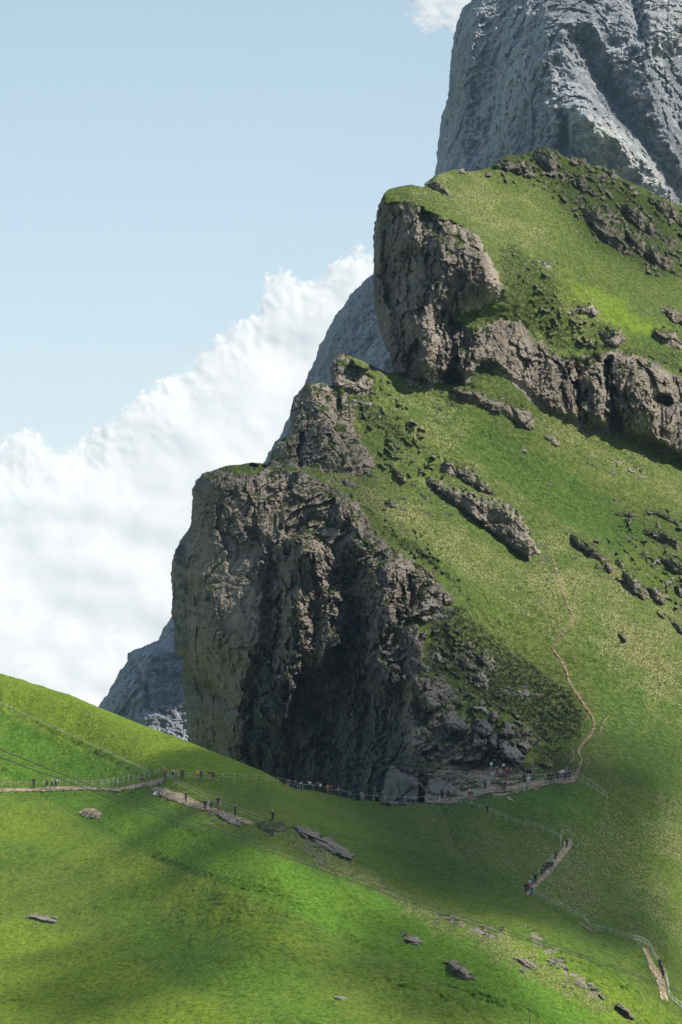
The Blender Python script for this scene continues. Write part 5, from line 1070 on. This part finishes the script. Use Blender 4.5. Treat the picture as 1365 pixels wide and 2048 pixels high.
def person(px, py, kind, face, top, bottom, label, pack=None, cap=None, hair='brown', shorts=False, sleeves=True, h=1.0, group='hikers on the paths and viewpoints'):
    parts, J = FIG[kind]
    d = dist(px, py); loc = pt(px, py, -.35)
    gx_ = pt(px+2.5, py); loc.z += 0.0
    root = empty('person', loc, label, 'person', group, rz=math.radians(face)); h *= 1.1; root.scale = (h, h, h)
    def add_(pn, nm, col):
        o = bpy.data.objects.new(nm, parts[pn]); C.objects.link(o); o.parent = root
        if col is not None:
            o.material_slots[0].link = 'OBJECT'; o.material_slots[0].material = M('cloth_'+col, COL[col], .85) if nm != 'hair' else M('hair_'+col, COL[col], .6)
        return o
    add_('body', 'body', None); add_('jacket' if sleeves else 'shirt', 'jacket' if sleeves else 'shirt', top)
    add_('shorts' if shorts else 'trousers', 'shorts' if shorts else 'trousers', bottom)
    add_('hair', 'hair', hair); add_('shoel', 'shoe', 'dark'); add_('shoer', 'shoe', 'dark')
    if cap: add_('cap', 'cap', cap)
    if pack: add_('backpack', 'backpack', pack)
    if kind == 'photo':
        m_ = J['wril'].lerp(J['wrir'], .5)
        if 'phone' not in _seen: _seen['phone'] = bx('camera', (-.07, -.04, -.045), (.07, .04, .045), M('camera_body', (.02, .02, .02), .4)).data; bpy.data.objects.remove(bpy.data.objects['camera.001']) if 'camera.001' in bpy.data.objects else None
        c_ = bpy.data.objects.new('camera', _seen['phone']); C.objects.link(c_); c_.location = loc + Vector((math.cos(root.rotation_euler.z)*m_.x-math.sin(root.rotation_euler.z)*(m_.y-.08), math.sin(root.rotation_euler.z)*m_.x+math.cos(root.rotation_euler.z)*(m_.y-.08), m_.z+.03))*1.0
        c_.rotation_euler = (0, 0, root.rotation_euler.z); tag(c_, 'small dark camera held up by '+_short(label), 'camera', 'cameras held by hikers')
    return root
def _short(l):
    w = l.split(); return ' '.join(w[:9])
# face: 0 looks at the viewer, 180 looks away, 90 looks right, -90 looks left
PP = [
 (68, 1574, 'stand', 180, 'black', 'black', 'hiker in black alone on the far left path', dict(pack='black')),
 (94, 1576, 'walk', -60, 'maroon', 'black', 'hiker in dark maroon, left of three walking together on the left path', {}),
 (104.5, 1576, 'walk', -70, 'grey', 'dark', 'hiker in grey with a white cap, middle of three on the left path', dict(cap='white')),
 (112, 1575, 'walk', -80, 'navy', 'dark', 'hiker in navy, right of three on the left path', dict(pack='white', h=.97)),
 (284, 1574, 'walk', 150, 'dark', 'grey', 'hiker in dark jacket and grey shorts walking up to the path corner', dict(shorts=True)),
 (330, 1558, 'photo', 150, 'red', 'jeans', 'hiker in red taking a picture at the path corner', dict(h=1.05)),
 (346, 1558, 'stand', 170, 'white', 'dark', 'hiker in white with black backpack beside the red photographer', dict(pack='black', shorts=True, sleeves=False)),
 (353, 1557, 'stand', 160, 'pink', 'tan', 'small hiker in pink next to the one with white top and black backpack', dict(h=.88, hair='blond', sleeves=False)),
 (365, 1559, 'stand', 180, 'dark', 'black', 'hiker in dark jacket with white cap at the crest railing', dict(cap='white', h=1.05)),
 (395, 1560, 'stand', 190, 'yellow', 'tan', 'hiker in yellow at the crest railing', dict(shorts=True)),
 (403, 1559, 'stand', 180, 'grey', 'dark', 'hiker in grey beside the one in yellow at the crest railing', dict(pack='navy', h=1.04)),
 (420.5, 1561, 'stand', 200, 'dark', 'tan', 'left hiker of the dark clothed couple at the crest railing', dict(shorts=True)),
 (426.5, 1562, 'stand', 160, 'maroon', 'dark', 'right hiker of the dark clothed couple at the crest railing', dict(shorts=True, h=.96)),
 (311, 1591, 'sit', -30, 'lblue', 'white', 'seated hiker in light blue on the grass below the path corner', {}),
 (321, 1596, 'sit', 40, 'black', 'dark', 'seated hiker in black beside the one in light blue', dict(pack='white')),
 (372, 1605, 'photo', -60, 'black', 'black', 'hiker in black taking a picture alone on the dirt path', dict(h=1.02)),
 (410.5, 1621, 'stand', 20, 'black', 'black', 'left hiker in black of the group of three on the dirt path', dict(h=1.05)),
 (416.5, 1621, 'stand', -90, 'beige', 'white', 'hiker in pale clothes in the middle of the group on the dirt path', {}),
 (422.5, 1621, 'hips', 90, 'black', 'dark', 'right hiker in black of the group of three on the dirt path', dict(h=1.04, pack='white')),
 (436.5, 1615, 'stand', 0, 'black', 'black', 'hiker in black behind the one in grey and tan', dict(h=1.02)),
 (440, 1622, 'stand', -20, 'grey', 'tan', 'hiker in grey and tan in front of a hiker in black', dict(h=.95)),
 (470.5, 1632, 'photo', 70, 'black', 'black', 'hiker in black taking a picture just above the first rocks', dict(pack='grey')),
 (546, 1645, 'point', 0, 'black', 'black', 'hiker in black with white cap stretching an arm on the mossy rock', dict(cap='white', h=1.06)),
 (575, 1580, 'stand', 180, 'black', 'tan', 'hiker in black top and tan trousers, first at the cliff handrail', {}),
 (591.5, 1581, 'stand', 180, 'navy', 'navy', 'hiker all in navy at the left of the cliff handrail', dict(h=1.05, pack='blue')),
 (603, 1582, 'stand', 150, 'dark', 'dark', 'hiker in dark clothes with white backpack at the cliff handrail', dict(pack='white')),
 (620, 1582, 'photo', 200, 'white', 'dark', 'hiker in white taking a picture at the cliff handrail', dict(pack='grey')),
 (635.5, 1584, 'stand', 180, 'dark', 'black', 'dark hiker touching shoulders with one in a white top at the handrail', dict(h=.98)),
 (641, 1585, 'stand', 200, 'white', 'dark', 'hiker in white top beside the dark one at the handrail', dict(sleeves=False, h=.96)),
 (655.5, 1588, 'stand', 190, 'orange', 'tan', 'hiker in orange at the middle of the cliff handrail', dict(h=.95)),
 (661.5, 1590, 'stand', 170, 'maroon', 'brown', 'hiker in maroon right beside the orange one at the handrail', dict(h=.98)),
 (677.5, 1594, 'hips', 180, 'tan', 'brown', 'hiker in tan with white cap at the cliff handrail', dict(cap='white')),
 (686.5, 1596, 'stand', 150, 'navy', 'black', 'navy hiker bending next to the tan one at the handrail', dict(h=.82, pack='blue')),
 (715, 1601, 'walk', -90, 'white', 'white', 'small hiker in white at the right part of the handrail', dict(h=.8)),
 (724, 1603, 'stand', 180, 'grey', 'tan', 'hiker in grey and tan at the right part of the handrail', dict(h=1.03)),
 (798.5, 1603, 'stand', 180, 'brown', 'dark', 'hiker in brown left of the picnic table', {}),
 (880, 1606, 'stand', 90, 'pink', 'white', 'hiker in pink and white at the near edge of the path end', dict(h=1.0, pack='red')),
 (890, 1607, 'stand', -90, 'white', 'grey', 'hiker in white facing the one in pink and white', dict(shorts=True, sleeves=False, h=.95)),
 (884.5, 1594, 'stand', 160, 'dark', 'navy', 'dark hiker standing behind the pink and white pair', dict(pack='grey')),
 (897, 1595, 'stand', 0, 'dark', 'black', 'dark hiker right behind the hiker in white at the path end', dict(h=.92)),
 (924.5, 1584, 'stand', 20, 'dark', 'dark', 'dark hiker left of the one in red trousers', dict(h=.9)),
 (939, 1595, 'stand', 180, 'black', 'red', 'hiker in black top and red trousers on the path', dict(pack='white')),
 (944, 1595, 'stand', 170, 'beige', 'maroon', 'hiker in beige right beside the red trousers', dict(h=.96)),
 (971, 1580, 'stand', 190, 'navy', 'black', 'hiker in navy on the path in front of the terrace', dict(h=1.03)),
 (977, 1575, 'walk', 0, 'grey', 'beige', 'hiker in grey behind the navy one on the path', {}),
 (985, 1562, 'hips', 0, 'lblue', 'grey', 'hiker in light blue in the middle of the plateau', dict(h=1.04)),
 (913.5, 1533, 'stand', 180, 'navy', 'black', 'navy hiker at the top left of the plateau', dict(pack='lblue', h=1.05)),
 (909, 1532, 'stand', 150, 'lblue', 'dark', 'light blue hiker left of the navy one at the plateau back', dict(h=.95)),
 (926, 1531, 'stand', 180, 'lblue', 'grey', 'light blue hiker on the right of the pair at the plateau back', dict(shorts=True, h=.96)),
 (953, 1532, 'walk', 90, 'beige', 'tan', 'hiker in beige walking along the plateau back', dict(h=.9)),
 (976, 1532, 'stand', 180, 'brown', 'dark', 'hiker in brown under the boulder pile', dict(h=1.0)),
 (983, 1541, 'walk', 0, 'white', 'grey', 'hiker in white walking below the one in brown', dict(h=.95)),
 (989, 1536, 'stand', 180, 'navy', 'black', 'navy hiker right of the one in brown under the pile', dict(h=1.02)),
 (995, 1551, 'stand', 0, 'dark', 'brown', 'dark hiker on the terrace below the navy one', dict(h=.95)),
 (1007.5, 1545, 'stand', 180, 'white', 'navy', 'hiker in bright white shirt under the biggest pale boulder', dict(sleeves=False, h=1.04)),
 (1015, 1547, 'sit', 0, 'red', 'maroon', 'seated hiker in red under the biggest pale boulder', dict(h=1.3)),
 (1023, 1548, 'sit', 20, 'navy', 'jeans', 'seated hiker in navy right of the one in red', dict(h=1.2)),
 (1034, 1548, 'stand', 180, 'navy', 'dark', 'navy hiker standing right of the seated ones', {}),
 (1006, 1582, 'stand', 0, 'maroon', 'dark', 'hiker in maroon on the path at mid plateau', dict(h=.98)),
 (1011, 1581, 'stand', 180, 'black', 'black', 'hiker in black right beside the one in maroon', {}),
 (1054, 1583, 'walk', 90, 'grey', 'jeans', 'hiker in grey and jeans at the near edge of the path', dict(h=.95)),
 (1049, 1567, 'stand', 180, 'black', 'dark', 'hiker in black at the left end of the crowd', dict(h=1.04)),
 (1058, 1565, 'stand', 0, 'grey', 'white', 'hiker in grey at the left end of the crowd', dict(h=.98)),
 (1091.5, 1567, 'stand', 90, 'pink', 'jeans', 'hiker in pink shirt and blue jeans at the crowd', dict(h=1.03)),
 (1098, 1564, 'stand', 180, 'black', 'black', 'hiker in black just right of the pink shirt', dict(h=.96)),
 (1103, 1564, 'stand', 0, 'dark', 'black', 'second hiker in dark clothes right of the pink shirt', dict(h=1.0)),
 (1108.5, 1564, 'stand', 170, 'black', 'navy', 'third dark hiker right of the pink shirt, with a maroon backpack', dict(pack='maroon')),
 (1116, 1561, 'stand', 180, 'navy', 'black', 'hiker in navy with white cap in the crowd', dict(cap='white')),
 (1121.5, 1560, 'photo', 180, 'lblue', 'dark', 'light blue hiker taking a picture in the crowd', dict(h=1.03)),
 (1126, 1557, 'stand', 180, 'white', 'grey', 'hiker in white at the back of the crowd', dict(h=1.02)),
 (1130.5, 1562, 'stand', 0, 'black', 'black', 'hiker in black with white backpack in the crowd', dict(pack='white')),
 (1135, 1559, 'stand', 180, 'blue', 'navy', 'hiker in strong blue near the right end of the crowd', {}),
 (1140, 1560, 'stand', 190, 'black', 'black', 'rightmost hiker of the crowd, all in black', dict(h=1.05)),
 (864.5, 1543, 'stand', 150, 'dark', 'dark', 'dark hiker at the rock wall on the far left of the plateau', {}),
 (945, 1618, 'walk', -90, 'beige', 'dark', 'hiker with white cap just below the main path', dict(cap='white', h=.8)),
 (976, 1629, 'walk', 0, 'navy', 'black', 'navy hiker coming down by the descending rope fence', {}),
 (1134.5, 1697, 'walk', 180, 'black', 'black', 'hiker in black on the wooden steps', dict(pack='black')),
 (1112, 1721, 'walk', 180, 'maroon', 'black', 'hiker in maroon climbing the stair path below the steps', dict(cap='beige')),
 (1106, 1739, 'walk', 180, 'lblue', 'dark', 'hiker in pale blue with white cap on the stair path', dict(cap='white', pack='grey', h=1.08)),
 (1102, 1744, 'walk', 180, 'dark', 'navy', 'dark hiker touching the pale blue one on the stair path', {}),
 (1096, 1743, 'walk', 0, 'black', 'dark', 'hiker in black left of the pale blue one on the stair path', dict(h=.98)),
 (1089.5, 1750, 'walk', 180, 'black', 'navy', 'tall hiker in black in the middle of the stair path', dict(h=1.07, pack='navy')),
 (1084.5, 1757, 'walk', 180, 'dark', 'black', 'dark hiker just below the tall one in black on the stairs', {}),
 (1071.5, 1768, 'walk', 180, 'black', 'black', 'hiker in black by the lower handrail of the stair path', dict(pack='black', h=1.05)),
 (1063, 1775, 'walk', 180, 'teal', 'dark', 'hiker in teal with white cap low on the stair path', dict(cap='white')),
 (1060, 1780, 'walk', 180, 'lblue', 'grey', 'hiker in pale blue behind the teal one', dict(h=.96)),
 (1057, 1785, 'walk', 180, 'red', 'black', 'hiker in red near the foot of the stair path', {}),
 (1052.5, 1788, 'walk', 180, 'black', 'dark', 'last hiker in black at the foot of the stair path', {}),
 (1064, 1794, 'walk', 180, 'blue', 'jeans', 'hiker with bright blue backpack where the stair path dips behind the meadow', dict(pack='blue')),
 (1320.5, 1939, 'walk', 180, 'dark', 'black', 'upper hiker of three on the lower right path', dict(cap='grey')),
 (1324.5, 1949, 'walk', 180, 'brown', 'dark', 'middle hiker of three on the lower right path', {}),
 (1327, 1960, 'walk', 180, 'black', 'black', 'lowest hiker of three on the lower right path', dict(pack='black')),
]
for px_, py_, k_, f_, a_, b_, lab_, kw in PP: person(px_, py_, k_, f_, a_, b_, lab_, **kw)
print('done', time.time()-T0)

# ================================================================== GRASS TUSSOCKS, DWARF SHRUBS AND SCREE (nobody could count them)
def mat_tuft(name, dark, light, straw):
    t = NT(name); r = t.attr('rnd')
    c = t.mix(r, dark, light); c = t.mix(t.ramp(t.attr('straw'), .4, .6), c, straw)
    t.put(t.b.inputs['Base Color'], c); t.b.inputs['Roughness'].default_value = .8; t.b.inputs['Specular IOR Level'].default_value = .15
    return t.m
def scatter(name, X, Y, D, dens, size, mat, n, label, seed, strawp, blades=4, flat=.5):
    rg = np.random.RandomState(seed)
    w = dens.ravel().astype(float); w /= w.sum(); k = rg.choice(w.size, n, p=w); s_ = X[0, 1]-X[0, 0]
    px = X.ravel()[k]+rg.uniform(-.5, .5, n)*s_; py = Y.ravel()[k]+rg.uniform(-.5, .5, n)*s_
    d = sampler(X, Y, D)(px, py); P = W(px, py, d); P[:, 2] -= .04
    sz = size.ravel()[k]*rg.uniform(.55, 1.35, n)
    st = (rg.rand(n) < strawp.ravel()[k]).astype(f32); rn = rg.rand(n).astype(f32)
    V = np.zeros((n, blades, 3, 3), f32)
    for b in range(blades):
        a = rg.uniform(0, 2*np.pi, n); wd = .16+.1*rg.rand(n); tl = flat*rg.uniform(.3, 1.2, n)
        ca, sa = np.cos(a), np.sin(a); o = np.stack([ca, sa, 0*a], 1); u = np.stack([-sa, ca, 0*a], 1)
        base = P + o*(sz*.18)[:, None]
        V[:, b, 0] = base-u*(sz*wd)[:, None]; V[:, b, 1] = base+u*(sz*wd)[:, None]
        V[:, b, 2] = base+o*(sz*tl)[:, None]+np.array([0, 0, 1.])*(sz*rg.uniform(.7, 1.1, n))[:, None]
    V = V.reshape(-1, 3); Fq = np.arange(len(V)).reshape(-1, 3); m = blades*3
    me = raw_mesh(name, V, Fq, [mat], dict(rnd=np.repeat(rn, m), straw=np.repeat(st, m)), smooth=False)
    tag(link(name, me), label, kind='stuff')
vis = (sdfM > 1) & (XM > 330) & (XM < 1390) & (YM < 2070) & (gsd(XM, YM) < 2)
pathd = np.minimum.reduce([line_d(XM, YM, l_) for l_ in (tr, [(1056, 1790), (1085, 1758), (1110, 1728), (1140, 1690)], [(1281, 1889), (1310, 1930), (1332, 1960), (1336, 2003)], [(838, 1605), (940, 1592), (1014, 1578), (1072, 1570), (1152, 1558)])])
clr = sstep(4, 13, pathd)
grassM = clr*np.where(vis, (1-np.clip(rock_at*1.4, 0, 1))*(1-dirt)*(.35+.9*dry+.3*shr), 0)*(1-flat*.5)
scatter('grass', XM, YM, dM, grassM, .17+.07*dry, mat_tuft('tussock_grass', (.06, .085, .018), (.115, .135, .035), (.27, .25, .12)), 110000, 'tussocky grass covering the mountainside', 3, (.05+.36*dry))
scatter('shrubs', XM, YM, dM, np.where(vis, clr*shrub_at**2*(1-dirt)*sstep(-.35, .35, fbm(XM/9, YM/7, 0*XM+8, 3)), 0), .30+0*XM, mat_tuft('dwarf_shrub_leaves', (.03, .045, .014), (.095, .11, .035), (.17, .16, .08)), 26000, 'low dark dwarf shrubs on the banks and ledges', 4, .06+0*XM, flat=.8)
visG = (sdfG > 1) & (XG > -10) & (XG < 1375) & (YG < 2060)
scatter('grass', XG, YG, dG, np.where(visG, (.5+.8*dg+.5*lg+1.2*np.exp(-np.clip(sdfG, 0, 99)/6))*(1-rk), 0), .13+.06*dg, mat_tuft('meadow_grass', (.07, .13, .012), (.15, .23, .022), (.24, .26, .07)), 120000, 'short lush grass and flowers of the near meadow', 5, .04+.4*dg+0*XG)
def scree(name, pts, n, rmax, label, seed):
    rg = random.Random(seed); V = []; Fc = []
    for i in range(n):
        x, y, w_, h_ = pts[rg.randrange(len(pts))]; px = x+rg.gauss(0, w_); py = y+rg.gauss(0, h_)
        p = pt(px, py, -.1); r = rmax*rg.uniform(.12, 1)**2+.08; b = len(V)
        for q in range(8):
            V.append((p.x+r*(1 if q & 1 else -1)*rg.uniform(.4, 1), p.y+r*(1 if q & 2 else -1)*rg.uniform(.4, 1), p.z+r*(.75 if q & 4 else -.5)*rg.uniform(.5, 1)))
        Fc += [(b, b+2, b+3, b+1), (b+4, b+5, b+7, b+6), (b, b+1, b+5, b+4), (b+2, b+6, b+7, b+3), (b, b+4, b+6, b+2), (b+1, b+3, b+7, b+5)]
    me = raw_mesh(name, V, Fc, [ROCK], dict(pale=np.repeat(np.array([rg.random()*.8 for _ in range(n)]), 8), turf=np.zeros(len(V))), smooth=False)
    tag(link(name, me), label, kind='stuff')
scree('scree', [(905, 1500, 22, 14), (960, 1500, 30, 10), (1020, 1535, 35, 8), (870, 1340, 14, 30), (900, 1400, 20, 16), (960, 1340, 30, 22), (1040, 1385, 18, 6), (870, 1230, 16, 12), (905, 1555, 25, 8), (880, 1575, 16, 8), (1050, 1470, 16, 12)], 1100, .55, 'small stones and rubble at the foot of the cliff', 1)
scree('scree', [(440, 1640, 16, 8), (560, 1660, 18, 8), (640, 1705, 22, 10), (615, 1690, 18, 8), (180, 1628, 12, 5), (820, 1882, 12, 5), (925, 1945, 18, 10), (1055, 1930, 14, 8), (1120, 1930, 16, 12), (1170, 1975, 20, 10), (905, 1838, 18, 6), (85, 1838, 14, 4), (975, 1868, 20, 8)], 420, .42, 'scattered stones in the near meadow', 2)
scree('scree', [(1160, 620, 20, 8), (1090, 530, 14, 6), (1070, 340, 40, 12), (1200, 440, 40, 30), (1290, 470, 30, 24), (720, 800, 20, 10), (790, 930, 24, 24), (910, 800, 26, 12), (1250, 930, 40, 12), (1200, 1120, 20, 20), (1300, 1100, 30, 40), (850, 770, 24, 5), (700, 970, 40, 12), (900, 1000, 40, 20), (1090, 1120, 20, 20)], 700, .45, 'loose stones on the upper slopes', 3)
print('stuff', time.time()-T0)
